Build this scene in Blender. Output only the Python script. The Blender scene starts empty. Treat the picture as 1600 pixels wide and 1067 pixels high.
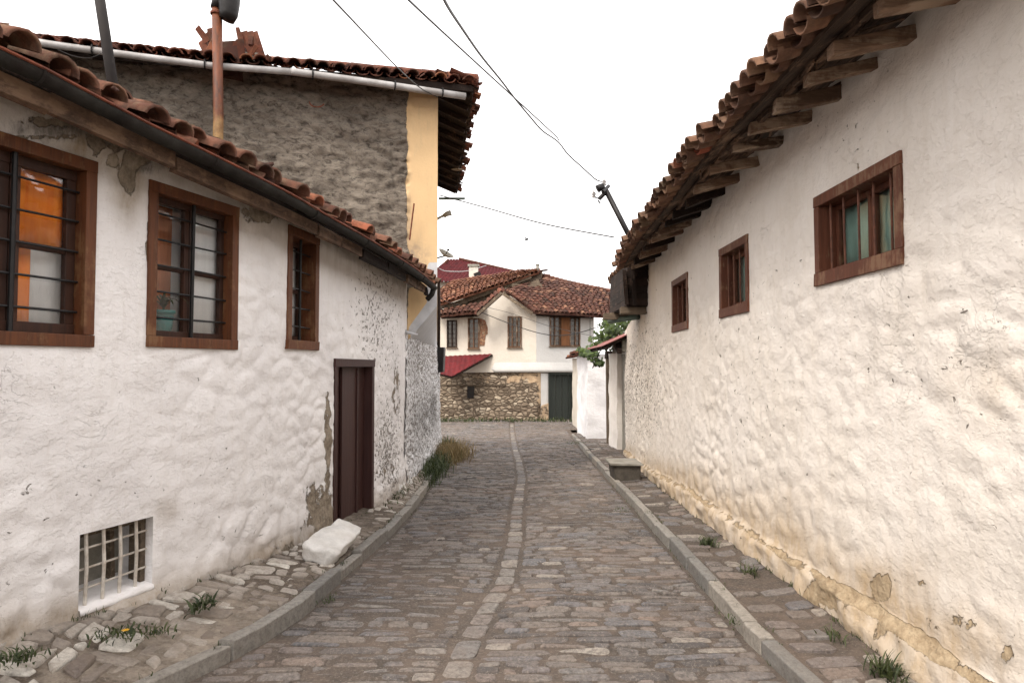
import bpy, bmesh, math, random
from mathutils import Vector, Matrix, noise
random.seed(7)
R = random.random
def U(a, b): return a + (b - a) * random.random()
V = Vector
SC = bpy.context.scene
COL = SC.collection
CAMZ, FPX, PITCH = 1.7, 1067.0, math.radians(2.07)
cp, sp = math.cos(PITCH), math.sin(PITCH)

# ------------------------------------------------------------------ survey helpers (photo direction -> metres)
def ray(px, py):
    u = (px - 800) / FPX; v = (533.5 - py) / FPX
    return V((u, cp - v * sp, sp + v * cp))
def P(px, py, Y):
    d = ray(px, py); t = Y / d.y
    return V((d.x * t, Y, CAMZ + d.z * t))
def pix(p):
    q = V((p[0], p[1], p[2] - CAMZ))
    f = q.y * cp + q.z * sp; u = q.x; v = -q.y * sp + q.z * cp
    if f < .05: return (-9999, -9999)
    return (800 + u / f * FPX, 533.5 - v / f * FPX)
def lerp(a, b, t): return a + (b - a) * t
def interp(tab, x):
    if x <= tab[0][0]: return tab[0][1]
    for (a, fa), (b, fb) in zip(tab, tab[1:]):
        if x <= b: return fa + (fb - fa) * (x - a) / (b - a)
    return tab[-1][1]
def sstep(a, b, x):
    t = max(0, min(1, (x - a) / (b - a))); return t * t * (3 - 2 * t)
class Plan:
    """a polyline in plan, smoothed, by arc length"""
    def __init__(s, pts, n=14):
        P_ = [V((x, y)) for x, y in pts]; out = []
        for i in range(len(P_) - 1):
            p0 = P_[max(i - 1, 0)]; p1 = P_[i]; p2 = P_[i + 1]; p3 = P_[min(i + 2, len(P_) - 1)]
            for k in range(n):
                t = k / n
                out.append(.5 * ((2 * p1) + (p2 - p0) * t + (2 * p0 - 5 * p1 + 4 * p2 - p3) * t * t + (3 * p1 - p0 - 3 * p2 + p3) * t ** 3))
        out.append(P_[-1]); s.p = out; s.s = [0]
        for a, b in zip(out, out[1:]): s.s.append(s.s[-1] + (b - a).length)
        s.L = s.s[-1]
    def _i(s, q):
        lo, hi = 0, len(s.s) - 2
        while lo < hi:
            m = (lo + hi + 1) // 2
            if s.s[m] <= q: lo = m
            else: hi = m - 1
        return lo
    def at(s, q):
        i = s._i(q); t = (q - s.s[i]) / max(1e-9, s.s[i + 1] - s.s[i]); return s.p[i].lerp(s.p[i + 1], t)
    def tan(s, q):
        a = s.at(max(0, q - .15)); b = s.at(min(s.L, q + .15)); return (b - a).normalized()
    def hit(s, px, py, off=0, side=1):
        d = ray(px, py)
        for i in range(len(s.p) - 1):
            a, b = s.p[i], s.p[i + 1]
            if off:
                n = s.tan(s.s[i]); m = s.tan(s.s[i + 1]); a = a + V((n.y, -n.x)) * side * off; b = b + V((m.y, -m.x)) * side * off
            ca = a.x * d.y - a.y * d.x; cb = b.x * d.y - b.y * d.x
            if ca * cb <= 0 and a.y > 0:
                t = ca / (ca - cb); p = a.lerp(b, t)
                return s.s[i] + t * (s.s[i + 1] - s.s[i]), CAMZ + d.z * p.y / d.y
        raise Exception('no hit %s %s' % (px, py))
def fbm(p, o=4): return noise.fractal(p, 1.0, 2.0, o)

ZR = [(0, .02), (4, 0), (6, -.03), (8.5, -.12), (10.5, -.2), (12.6, -.28), (16.8, -.42), (23, -.62), (30, -.64), (400, -.64)]
def zr(y): return (interp(ZR, y - .6) + interp(ZR, y) + interp(ZR, y + .6)) / 3

# ------------------------------------------------------------------ mesh builder
class Fr:
    def __init__(s, o, u, n=None):
        s.o = V(o); s.u = V(u).normalized(); s.n = V(n).normalized() if n else V((s.u.y, -s.u.x, 0)); s.z = V((0, 0, 1))
    def __call__(s, a, b, c): return s.o + s.u * a + s.n * b + s.z * c
WORLD = Fr((0, 0, 0), (1, 0, 0), (0, 1, 0))
class MB:
    def __init__(s): s.v = []; s.f = []; s.t = []; s.m = []; s.tone = 0.5; s.mat = 0
    def add(s, vs, fs):
        k = len(s.v); s.v += [tuple(p) for p in vs]; s.t += [s.tone] * len(vs)
        for f in fs: s.f.append([i + k for i in f]); s.m.append(s.mat)
    def box(s, F, a0, a1, b0, b1, c0, c1, j=0):
        vs = [F(a, b, c) + V((U(-j, j), U(-j, j), U(-j, j))) for a in (a0, a1) for b in (b0, b1) for c in (c0, c1)]
        s.add(vs, [(0, 1, 3, 2), (4, 6, 7, 5), (0, 4, 5, 1), (2, 3, 7, 6), (0, 2, 6, 4), (1, 5, 7, 3)]); return s
    def beam(s, p0, p1, w, h, up=(0, 0, 1), j=0):
        p0, p1 = V(p0), V(p1); d = (p1 - p0).normalized(); n = d.cross(V(up)).normalized(); z = n.cross(d)
        vs = [p + n * a + z * b + V((U(-j, j), U(-j, j), U(-j, j))) for p in (p0, p1) for a in (-w / 2, w / 2) for b in (-h / 2, h / 2)]
        s.add(vs, [(0, 1, 3, 2), (4, 6, 7, 5), (0, 4, 5, 1), (2, 3, 7, 6), (0, 2, 6, 4), (1, 5, 7, 3)]); return s
    def tube(s, pts, r, n=8, r1=None, cap=True):
        pts = [V(p) for p in pts]; k = len(pts); vs = []; fs = []; prev = None
        for i, p in enumerate(pts):
            d = (pts[min(i + 1, k - 1)] - pts[max(i - 1, 0)]).normalized()
            if prev is None: prev = d.orthogonal().normalized()
            prev = (prev - d * prev.dot(d)).normalized(); q = d.cross(prev)
            rr = lerp(r, r1, i / (k - 1)) if r1 is not None else r
            for a in range(n):
                t = 2 * math.pi * a / n; vs.append(p + (prev * math.cos(t) + q * math.sin(t)) * rr)
        for i in range(k - 1):
            for a in range(n):
                b = (a + 1) % n; fs.append((i * n + a, i * n + b, i * n + n + b, i * n + n + a))
        if cap: fs.append(tuple(range(n))[::-1]); fs.append(tuple((k - 1) * n + a for a in range(n)))
        s.add(vs, fs); return s
    def build(s, name, mat, parent=None, smooth=False, bev=0, solid=0):
        me = bpy.data.meshes.new(name); me.from_pydata(s.v, [], s.f)
        for m in (mat if isinstance(mat, (list, tuple)) else [mat]): me.materials.append(m)
        me.polygons.foreach_set('material_index', s.m)
        me.polygons.foreach_set('use_smooth', [smooth] * len(s.f))
        a = me.attributes.new('tone', 'FLOAT', 'POINT'); a.data.foreach_set('value', s.t)
        me.update(); o = bpy.data.objects.new(name, me); COL.objects.link(o); adopt(o, parent)
        if solid: m = o.modifiers.new('s', 'SOLIDIFY'); m.thickness = solid; m.offset = 0
        if bev: m = o.modifiers.new('b', 'BEVEL'); m.width = bev; m.segments = 2; m.limit_method = 'ANGLE'
        return o
def wloc(o):
    l = V((0, 0, 0))
    while o: l += o.location; o = o.parent if o.type == 'EMPTY' else None
    return l
def adopt(o, parent):
    if parent:
        o.parent = parent
        r = parent
        while r.parent: r = r.parent
        if parent is r: o.matrix_parent_inverse = Matrix.Translation(-r.location)
def thing(name, label, cat, loc, group=None):
    o = bpy.data.objects.new(name, None); COL.objects.link(o); o.location = loc; o.empty_display_size = .2
    return tag(o, label, cat, group)
def tag(o, label, cat, group=None):
    o['label'] = label; o['category'] = cat
    if group: o['group'] = group
    return o
def struct(o): o['kind'] = 'structure'; return o
def lab(o, l): o['label'] = l; return o

# ------------------------------------------------------------------ materials
def mat(name):
    m = bpy.data.materials.new(name); m.use_nodes = True; nt = m.node_tree
    return m, nt, nt.nodes['Principled BSDF']
class N:
    def __init__(s, nt, stretch=None):
        s.nt = nt; s.L = nt.links; tc = nt.nodes.new('ShaderNodeTexCoord'); s.co = tc.outputs['Object']
    def n(s, t, **k):
        o = s.nt.nodes.new('ShaderNode' + t)
        for a, b in k.items(): setattr(o, a, b)
        return o
    def map(s, sc, rot=None):
        m = s.n('Mapping'); s.L.new(s.co, m.inputs['Vector']); m.inputs['Scale'].default_value = sc
        if rot: m.inputs['Rotation'].default_value = rot
        return m.outputs[0]
    def noise(s, sc, det=5, rough=.6, vec=None, dist=0):
        o = s.n('TexNoise'); s.L.new(vec or s.co, o.inputs['Vector']); o.inputs['Scale'].default_value = sc
        o.inputs['Detail'].default_value = det; o.inputs['Roughness'].default_value = rough; o.inputs['Distortion'].default_value = dist
        return o.outputs[0]
    def vor(s, sc, vec=None, feat='F1', out='Distance', rnd=1):
        o = s.n('TexVoronoi', feature=feat); s.L.new(vec or s.co, o.inputs['Vector']); o.inputs['Scale'].default_value = sc
        o.inputs['Randomness'].default_value = rnd; return o.outputs[out]
    def ramp(s, x, stops, interp='LINEAR'):
        r = s.n('ValToRGB'); s.L.new(x, r.inputs[0]); e = r.color_ramp.elements; r.color_ramp.interpolation = interp
        while len(e) < len(stops): e.new(.5)
        for i, (p, c) in enumerate(stops):
            e[i].position = p; e[i].color = (c, c, c, 1) if isinstance(c, (int, float)) else (*c, 1)
        return r.outputs[0]
    def mix(s, f, a, b, mode='MIX'):
        m = s.n('Mix', data_type='RGBA', blend_type=mode)
        for v, i in ((f, 0), (a, 6), (b, 7)):
            if isinstance(v, (int, float)) and i == 0: m.inputs[0].default_value = v
            elif isinstance(v, (tuple, list)): m.inputs[i].default_value = (*v, 1)
            elif isinstance(v, (int, float)): m.inputs[i].default_value = (v, v, v, 1)
            else: s.L.new(v, m.inputs[i])
        return m.outputs[2]
    def math(s, op, a, b=0, c=None, clamp=False):
        m = s.n('Math', operation=op, use_clamp=clamp)
        for i, v in enumerate((a, b, c)):
            if v is None: continue
            if isinstance(v, (int, float)): m.inputs[i].default_value = v
            else: s.L.new(v, m.inputs[i])
        return m.outputs[0]
    def attr(s, nm): o = s.n('Attribute'); o.attribute_name = nm; return o.outputs['Fac']
    def bump(s, h, d, st=1, nrm=None):
        b = s.n('Bump'); s.L.new(h, b.inputs['Height']); b.inputs['Distance'].default_value = d; b.inputs['Strength'].default_value = st
        if nrm: s.L.new(nrm, b.inputs['Normal'])
        return b.outputs[0]
def C(r, g, b):
    f = lambda c: ((c / 255 + .055) / 1.055) ** 2.4 if c > 10 else c / 255 / 12.92
    return (f(r), f(g), f(b))

def m_plaster(name, white, white2, peelc, peelc2, stainc=(.46, .33, .19), pit=.5, peel_scale=5, bumpd=.006):
    m, nt, b = mat(name); n = N(nt)
    base = n.mix(n.ramp(n.noise(1.1, 4, .6), [(.35, 0), (.68, 1)]), white, white2)
    streak = n.ramp(n.noise(3, 5, .65, n.map((6, 6, .8))), [(.5, 0), (.8, 1)])
    base = n.mix(n.math('MULTIPLY', streak, .28), base, tuple(c * f for c, f in zip(white2, (.84, .8, .72))))
    st = n.attr('stain')
    sn = n.noise(4, 5, .7, n.map((1.5, 1.5, .7)))
    sf = n.math('MULTIPLY', st, n.ramp(sn, [(.2, .35), (.7, 1)]), clamp=True)
    base = n.mix(sf, base, stainc)
    mo = n.attr('mould'); mn = n.noise(9, 5, .75, n.map((2.2, 2.2, .8)))
    mf = n.ramp(n.math('ADD', n.math('MULTIPLY', mo, .8), n.math('MULTIPLY', mn, .62)), [(.62, 0), (.86, 1)])
    base = n.mix(n.math('MULTIPLY', mf, .88), base, (.07, .065, .058))
    # chipped pits
    pn = n.noise(15, 3, .6, n.map((1, 1, 1.5)), dist=.6); area = n.noise(1.7, 3, .5)
    pa = n.math('ADD', n.attr('pit'), n.math('MULTIPLY', area, .25))
    pf = n.ramp(n.math('ADD', pn, n.math('MULTIPLY', pa, .3)), [(.815 - .1 * pit, 0), (.86 - .1 * pit, 1)])
    base = n.mix(n.math('MULTIPLY', pf, .8), base, (.12, .095, .07))
    # hair cracks
    cn = n.noise(3.2, 4, .6, n.map((1, 1, 1.6)), dist=1.4)
    ckf = n.math('MULTIPLY', n.ramp(cn, [(.493, 0), (.5, 1), (.507, 0)]), n.ramp(area, [(.56, 0), (.64, 1)]))
    base = n.mix(n.math('MULTIPLY', ckf, .12), base, (.2, .16, .13))
    # peeling render
    pl = n.attr('peel'); q = n.noise(peel_scale, 6, .68)
    pm = n.ramp(n.math('ADD', pl, n.math('MULTIPLY', q, .9)), [(.86, 0), (.89, 1)])
    mort = n.mix(n.ramp(n.noise(14, 4, .7), [(.35, 0), (.65, 1)]), peelc, peelc2)
    base = n.mix(pm, base, mort)
    nt.links.new(base, b.inputs['Base Color']); b.inputs['Roughness'].default_value = .92
    b.inputs['Specular IOR Level'].default_value = .25
    h1 = n.math('MULTIPLY', n.noise(8, 6, .62, n.map((1, 1, 1.3)), dist=.15), 1.45)
    fl = n.noise(4.2, 7, .66, n.map((1, 1, 1.4)))
    lay = n.math('ADD', n.ramp(fl, [(.44, 0), (.455, 1)]), n.ramp(fl, [(.56, 0), (.575, 1)]))
    h = n.math('ADD', n.math('ADD', h1, n.math('MULTIPLY', lay, .12)), n.math('MULTIPLY', fl, .9))
    base = n.mix(n.math('MULTIPLY', n.ramp(fl, [(.5, 0), (.7, 1)]), .22), base, tuple(c * f for c, f in zip(white2, (.8, .77, .72))))
    h = n.math('SUBTRACT', h, n.math('MULTIPLY', pf, .9))
    h = n.math('SUBTRACT', h, n.math('MULTIPLY', pm, n.math('ADD', n.math('MULTIPLY', q, 3.5), .6)))
    h = n.math('SUBTRACT', h, n.math('MULTIPLY', ckf, .3))
    nt.links.new(n.bump(h, bumpd * 1.6, 1), b.inputs['Normal'])
    return m
def m_simple(name, c1, c2, sc=8, rough=.8, bd=.002, metal=0, spec=.4, stretch=(1, 1, 1), tone=0, dirt=0, bsc=30):
    m, nt, b = mat(name); n = N(nt); vec = n.map(stretch)
    base = n.mix(n.ramp(n.noise(sc, 6, .65, vec), [(.36, 0), (.64, 1)]), c1, c2)
    if tone:
        base = n.mix(1, base, n.ramp(n.attr('tone'), [(0, 1 - tone), (1, 1 + tone)]), 'MULTIPLY')
    if dirt:
        base = n.mix(n.math('MULTIPLY', n.ramp(n.noise(sc * .7, 7, .75, vec), [(.48, 0), (.66, 1)]), dirt), base, tuple(c * .3 for c in c1))
    nt.links.new(base, b.inputs['Base Color']); b.inputs['Roughness'].default_value = rough; b.inputs['Metallic'].default_value = metal
    b.inputs['Specular IOR Level'].default_value = spec
    if bd: nt.links.new(n.bump(n.noise(bsc, 6, .7, vec), bd), b.inputs['Normal'])
    return m
def m_wood(name, c1, c2, axis, rough=.8, worn=.0, wornc=(.3, .24, .18), bd=.004, tone=.3):
    m, nt, b = mat(name); n = N(nt); st = [14, 14, 14]; st[axis] = 1.0; vec = n.map(st)
    g = n.noise(2.2, 7, .7, vec, .4)
    base = n.mix(n.ramp(g, [(.35, 0), (.65, 1)]), c1, c2)
    base = n.mix(1, base, n.ramp(n.attr('tone'), [(0, 1 - tone), (1, 1 + tone)]), 'MULTIPLY')
    if worn:
        w = n.ramp(n.math('ADD', n.math('MULTIPLY', n.noise(3, 5, .7), .6), n.math('MULTIPLY', g, .4)), [(.56 - .14 * worn, 0), (.62 - .1 * worn, 1)])
        base = n.mix(n.math('MULTIPLY', w, .85), base, wornc)
    nt.links.new(base, b.inputs['Base Color']); b.inputs['Roughness'].default_value = rough; b.inputs['Specular IOR Level'].default_value = .3
    nt.links.new(n.bump(g, bd), b.inputs['Normal'])
    return m
def m_tile(name, stops, dark=.5, moss=.2, lichen=.3):
    m, nt, b = mat(name); n = N(nt)
    base = n.ramp(n.attr('tone'), stops)
    base = n.mix(n.math('MULTIPLY', n.ramp(n.noise(11, 7, .7), [(.42, 0), (.66, 1)]), dark), base, (.035, .024, .019))
    base = n.mix(n.math('MULTIPLY', n.ramp(n.noise(5, 6, .7), [(.5, 0), (.66, 1)]), lichen), base, (.24, .17, .11))
    base = n.mix(n.math('MULTIPLY', n.ramp(n.noise(2.3, 7, .75), [(.52, 0), (.64, 1)]), moss), base, (.07, .07, .035))
    nt.links.new(base, b.inputs['Base Color']); b.inputs['Roughness'].default_value = .88; b.inputs['Specular IOR Level'].default_value = .25
    nt.links.new(n.bump(n.noise(38, 6, .7), .004), b.inputs['Normal'])
    return m
def m_stone(name, stops, dustc, dust=.5, speck=.5, rough=.72):
    m, nt, b = mat(name); n = N(nt)
    base = n.ramp(n.attr('tone'), stops)
    base = n.mix(n.math('MULTIPLY', n.ramp(n.noise(26, 7, .8), [(.42, 0), (.66, 1)]), speck), base, (.05, .043, .04))
    base = n.mix(n.math('MULTIPLY', n.ramp(n.noise(60, 4, .8), [(.52, 0), (.68, 1)]), speck * .8), base, (.3, .26, .225))
    d = n.ramp(n.math('ADD', n.math('MULTIPLY', n.noise(.9, 5, .6), .5), n.math('MULTIPLY', n.noise(9, 7, .75), .5)), [(.44, 0), (.6, 1)])
    base = n.mix(n.math('MULTIPLY', d, dust), base, dustc)
    nt.links.new(base, b.inputs['Base Color']); b.inputs['Specular IOR Level'].default_value = .3
    nt.links.new(n.ramp(n.noise(6, 4), [(.3, rough - .15), (.7, min(1, rough + .15))]), b.inputs['Roughness'])
    h = n.math('ADD', n.noise(30, 6, .75), n.math('MULTIPLY', n.noise(8, 4, .6), 1.2))
    nt.links.new(n.bump(h, .009), b.inputs['Normal'])
    return m
def m_masonry(name, sc, stops, joint, vs=(1, 1, 1.6), cover=None, jw=.07, bd=.03):
    m, nt, b = mat(name); n = N(nt)
    dst = n.n('TexNoise'); dst.inputs['Scale'].default_value = 3; nt.links.new(n.co, dst.inputs['Vector'])
    mp = n.map(vs); vec = n.mix(.1, mp, dst.outputs[1])
    cell = n.vor(sc, vec, 'F1', 'Color'); edge = n.vor(sc, vec, 'DISTANCE_TO_EDGE')
    sepn = n.n('SeparateColor'); nt.links.new(cell, sepn.inputs[0])
    base = n.ramp(sepn.outputs[0], stops)
    base = n.mix(n.math('MULTIPLY', n.ramp(n.noise(12, 7, .75), [(.4, 0), (.65, 1)]), .5), base, (.09, .075, .055))
    e = n.ramp(edge, [(jw * .3, 1), (jw, 0)])
    base = n.mix(e, base, joint)
    h = n.ramp(edge, [(0, 0), (jw * 2, 1)])
    if cover:
        cf = n.ramp(n.math('ADD', n.attr('tone'), n.math('MULTIPLY', n.noise(1.6, 6, .7), .9)), [(.78, 0), (.83, 1)])
        cc = n.mix(n.ramp(n.noise(5, 7, .75), [(.35, 0), (.7, 1)]), cover[0], cover[1])
        base = n.mix(cf, base, cc); h = n.mix(cf, h, 1.15)
    nt.links.new(base, b.inputs['Base Color']); b.inputs['Roughness'].default_value = .9
    nt.links.new(n.bump(h, bd, 1, n.bump(n.noise(14, 6, .7), .02)), b.inputs['Normal'])
    return m
def m_glass(name, refl=.3, tint=(.98, .98, .97)):
    m, nt, b = mat(name); nt.nodes.remove(b); n = N(nt)
    t = n.n('BsdfTransparent'); t.inputs[0].default_value = (*tint, 1); g = n.n('BsdfGlossy'); g.inputs['Roughness'].default_value = .04
    nt.links.new(n.bump(n.noise(3, 2), .01), g.inputs['Normal'])
    lw = n.n('LayerWeight'); lw.inputs[0].default_value = .35
    mx = n.n('MixShader'); nt.links.new(n.math('MULTIPLY_ADD', n.math('POWER', lw.outputs['Facing'], 3), .5, refl, True), mx.inputs[0])
    nt.links.new(t.outputs[0], mx.inputs[1]); nt.links.new(g.outputs[0], mx.inputs[2])
    nt.links.new(mx.outputs[0], nt.nodes['Material Output'].inputs[0]); return m
def m_leaf(name, c1, c2, tr=.3):
    m, nt, b = mat(name); n = N(nt)
    base = n.mix(n.attr('tone'), c1, c2)
    nt.links.new(base, b.inputs['Base Color']); b.inputs['Roughness'].default_value = .6
    out = nt.nodes['Material Output']; t = n.n('BsdfTranslucent'); nt.links.new(base, t.inputs[0])
    mx = n.n('MixShader'); mx.inputs[0].default_value = tr; nt.links.new(b.outputs[0], mx.inputs[1]); nt.links.new(t.outputs[0], mx.inputs[2])
    nt.links.new(mx.outputs[0], out.inputs[0]); return m

M = {}
M['plaster_l'] = m_plaster('whitewash left', (.83, .80, .785), (.73, .70, .69), (.17, .135, .10), (.34, .285, .22), stainc=(.30, .235, .165), pit=.1)
M['plaster_r'] = m_plaster('whitewash right', (.83, .785, .735), (.74, .69, .63), (.30, .22, .135), (.46, .36, .24), stainc=(.46, .34, .21), pit=.15)
M['plaster_t'] = m_plaster('whitewash corner', (.78, .77, .78), (.66, .65, .66), (.20, .18, .15), (.38, .34, .29), stainc=(.3, .27, .23), pit=.6)
M['ochre'] = m_plaster('ochre paint', (.66, .46, .25), (.60, .41, .22), (.13, .105, .08), (.20, .165, .13), stainc=(.34, .26, .17), pit=-.4, bumpd=.002)
M['trim'] = m_simple('pale grey cement', (.55, .55, .57), (.47, .47, .48), 6, .85, .002)
M['wood_w'] = m_wood('brown window paint', C(104, 61, 35), C(74, 43, 26), 2, .6, .3, C(120, 86, 58), .003, .25)
M['wood_r'] = m_wood('red brown window paint', C(102, 60, 42), C(78, 45, 32), 2, .65, .3, C(126, 96, 74), .003, .2)
M['wood_dark'] = m_wood('dark sash wood', C(62, 36, 24), C(42, 25, 18), 2, .55, 0, bd=.002)
M['door'] = m_wood('dark maroon door paint', C(66, 40, 36), C(52, 31, 29), 2, .55, 0, bd=.003, tone=.2)
M['timber'] = m_wood('weathered rafter timber', C(124, 100, 82), C(76, 60, 48), 0, .9, .5, C(166, 146, 126), .01, .5)
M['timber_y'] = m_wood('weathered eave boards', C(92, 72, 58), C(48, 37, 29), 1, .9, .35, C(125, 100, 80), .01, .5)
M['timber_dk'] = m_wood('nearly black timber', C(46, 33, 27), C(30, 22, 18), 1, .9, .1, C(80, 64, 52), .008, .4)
M['timber_g'] = m_wood('grey old planks', C(105, 92, 78), C(70, 60, 50), 0, .9, .2, C(140, 125, 105), .01, .3)
M['tile_l'] = m_tile('terracotta left', [(0, C(78, 52, 44)), (.4, C(108, 72, 58)), (.75, C(132, 90, 72)), (.93, C(152, 118, 98)), (1, C(172, 104, 78))], .78, .35, .6)
M['tile_r'] = m_tile('terracotta right', [(0, C(74, 52, 42)), (.5, C(106, 76, 60)), (.85, C(130, 98, 76)), (1, C(150, 84, 64))], .6, .3, .35)
M['tile_d'] = m_tile('terracotta dark', [(0, C(60, 36, 30)), (.5, C(88, 50, 38)), (.9, C(112, 64, 48)), (1, C(150, 96, 66))], .65, .15, .15)
M['tile_f'] = m_tile('terracotta far', [(0, C(58, 37, 32)), (.5, C(84, 51, 42)), (.9, C(106, 69, 55)), (1, C(134, 96, 76))], .5, .15, .2)
M['tile_fo'] = m_tile('terracotta far orange', [(0, C(78, 48, 36)), (.5, C(108, 66, 48)), (.9, C(128, 84, 61)), (1, C(150, 110, 84))], .35, .05, .2)
M['gutter'] = m_simple('zinc gutter', C(50, 48, 44), C(36, 31, 28), 5, .92, .004, .0, spec=.15, dirt=.5)
M['rust'] = m_simple('rusty iron strip', C(120, 62, 40), C(80, 42, 30), 12, .85, .002)
M['pvc'] = m_simple('white pvc pipe', C(168, 166, 165), C(138, 134, 131), 5, .5, .0005, dirt=.15)
M['iron'] = m_simple('black iron', C(36, 34, 34), C(26, 24, 24), 20, .5, .001, .3)
M['ironw'] = m_simple('white painted iron', C(205, 198, 188), C(170, 158, 145), 18, .6, .001, dirt=.3)
M['ironr'] = m_simple('brown painted bars', C(112, 70, 52), C(82, 50, 38), 20, .6, .001)
M['steel_dk'] = m_simple('dark pole steel', C(34, 28, 26), C(26, 21, 20), 10, .8, .001, .0)
M['grey_cloth'] = m_simple('pale grey net curtain', C(240, 240, 242), C(226, 227, 230), 3, .9, .004, stretch=(6, 6, .4))
M['orange_cloth'] = m_simple('orange curtain', C(252, 150, 56), C(238, 120, 34), 3, .9, .006, stretch=(8, 8, .6))
M['salmon_cloth'] = m_simple('salmon curtain', C(236, 158, 118), C(214, 136, 100), 3, .9, .006, stretch=(8, 8, .6))
M['teal_cloth'] = m_simple('grey green curtain', C(178, 200, 194), C(156, 180, 174), 2, .9, .004, stretch=(5, 5, .5))
M['glass'] = m_glass('window glass', .07)
M['glass_dk'] = m_glass('old window glass', .04, (.85, .9, .88))
M['dark'] = m_simple('painted dark depth', (.02, .017, .014), (.012, .01, .01), 3, .95, 0)  # near-black colour standing in for unlit depth behind openings
M['teal'] = m_simple('teal plastic', C(22, 120, 120), C(18, 104, 106), 3, .35, 0)
M['dirt'] = m_stone('road dirt', [(0, C(78, 70, 63)), (1, C(78, 70, 63))], C(114, 99, 88), .55, .7, .95)
M['cobble'] = m_stone('cobble', [(0, C(76, 73, 72)), (.22, C(98, 94, 93)), (.42, C(120, 112, 105)), (.56, C(102, 104, 109)), (.7, C(128, 112, 101)), (.82, C(114, 113, 112)), (.93, C(140, 133, 125)), (1, C(168, 160, 149))], C(116, 102, 92), .4, .95)
M['verge_stone'] = m_stone('lime splashed stone', [(0, C(110, 100, 94)), (.35, C(148, 138, 128)), (.7, C(186, 178, 168)), (1, C(214, 208, 198))], C(126, 112, 98), .6, .5, .9)
M['verge_bed'] = m_stone('lime splashed dirt', [(0, C(92, 80, 68)), (1, C(92, 80, 68))], C(160, 148, 134), .75, .7, .95)
M['kerb'] = m_stone('kerb stone', [(0, C(112, 112, 110)), (.5, C(142, 139, 133)), (1, C(170, 162, 150))], C(118, 106, 95), .3, .6, .8)
M['verge'] = m_masonry('whitewash splashed stones', 5.0, [(0, C(96, 88, 84)), (.3, C(130, 120, 112)), (.6, C(172, 162, 150)), (1, C(206, 198, 188))], C(86, 76, 64), (1, 1.2, 1), None, .09, .03)
M['boulder'] = m_simple('whitewashed stone', (.72, .70, .67), (.60, .57, .53), 5, .9, .02, dirt=.3, bsc=12)
M['cement'] = m_simple('grey cement', C(150, 146, 138), C(120, 116, 106), 6, .9, .004, dirt=.25)
M['masonry'] = m_masonry('rubble masonry', 4.6, [(0, C(96, 82, 68)), (.4, C(132, 116, 98)), (.8, C(158, 142, 122)), (1, C(186, 172, 152))], C(92, 78, 64), (1, 1, 1.7), (C(188, 164, 134), C(146, 122, 98)), .12, .05)
M['far_white'] = m_plaster('far cream wall', (.60, .55, .48), (.54, .49, .42), (.35, .28, .2), (.45, .38, .3), stainc=(.42, .36, .28), pit=-.5, bumpd=.004)
M['far_blue'] = m_plaster('far white wall', (.57, .56, .54), (.50, .49, .47), (.35, .3, .25), (.45, .4, .34), stainc=(.40, .36, .30), pit=-.5, bumpd=.004)
M['brick'] = m_masonry('old bricks', 9, [(0, C(120, 70, 48)), (.6, C(160, 105, 74)), (1, C(180, 140, 105))], C(150, 130, 108), (1, 1, 2.4), None, .1, .03)
M['tin_red'] = m_simple('red sheet metal', C(108, 26, 30), C(78, 22, 25), 4, .85, .001, .1, stretch=(1, 1, 1), dirt=.4)
M['tin_pink'] = m_simple('faded red sheet metal', C(150, 88, 80), C(112, 62, 56), 6, .6, .002, .1, dirt=.3)
M['burg'] = m_simple('burgundy sheet roof', C(84, 34, 36), C(64, 28, 30), 3, .9, .001, 0, spec=.1)
M['green_pipe'] = m_simple('grey green pipe', C(96, 112, 104), C(76, 90, 84), 4, .6, .001)
M['door_far'] = m_wood('black green door', C(46, 50, 44), C(34, 38, 34), 2, .7, 0, bd=.004)
M['leaf'] = m_leaf('weed leaf', C(42, 54, 28), C(80, 88, 50))
M['stone_dk'] = m_simple('dark weathered stone', C(88, 82, 74), C(60, 55, 49), 6, .9, .008, dirt=.4)
M['leaf_dk'] = m_leaf('dark bush leaf', C(40, 52, 26), C(78, 88, 46))
M['leaf_dry'] = m_leaf('dry grass', C(100, 84, 52), C(150, 128, 84))
M['leaf_vine'] = m_leaf('vine leaf', C(38, 54, 24), C(78, 98, 38), .3)
M['yellow'] = m_simple('yellow petals', C(220, 170, 30), C(220, 160, 20), 5, .6, 0)
M['rustpipe'] = None
def m_flue():
    m, nt, b = mat('rusty flue'); n = N(nt)
    sep = n.n('SeparateXYZ'); nt.links.new(n.co, sep.inputs[0])
    r = n.mix(n.ramp(n.noise(5, 6, .7, n.map((3, 3, 1))), [(.35, 0), (.65, 1)]), C(112, 56, 20), C(66, 36, 20))
    pale = n.mix(n.ramp(n.noise(8, 6, .7), [(.4, 0), (.6, 1)]), C(150, 118, 74), C(120, 92, 56))
    f = n.ramp(n.math('ADD', n.math('SUBTRACT', sep.outputs[2], 4.9), n.math('MULTIPLY', n.noise(6, 6, .7), .8)), [(.3, 0), (.6, 1)])
    nt.links.new(n.mix(f, pale, r), b.inputs['Base Color']); b.inputs['Roughness'].default_value = .65; return m
M['flue'] = m_flue()
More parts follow.
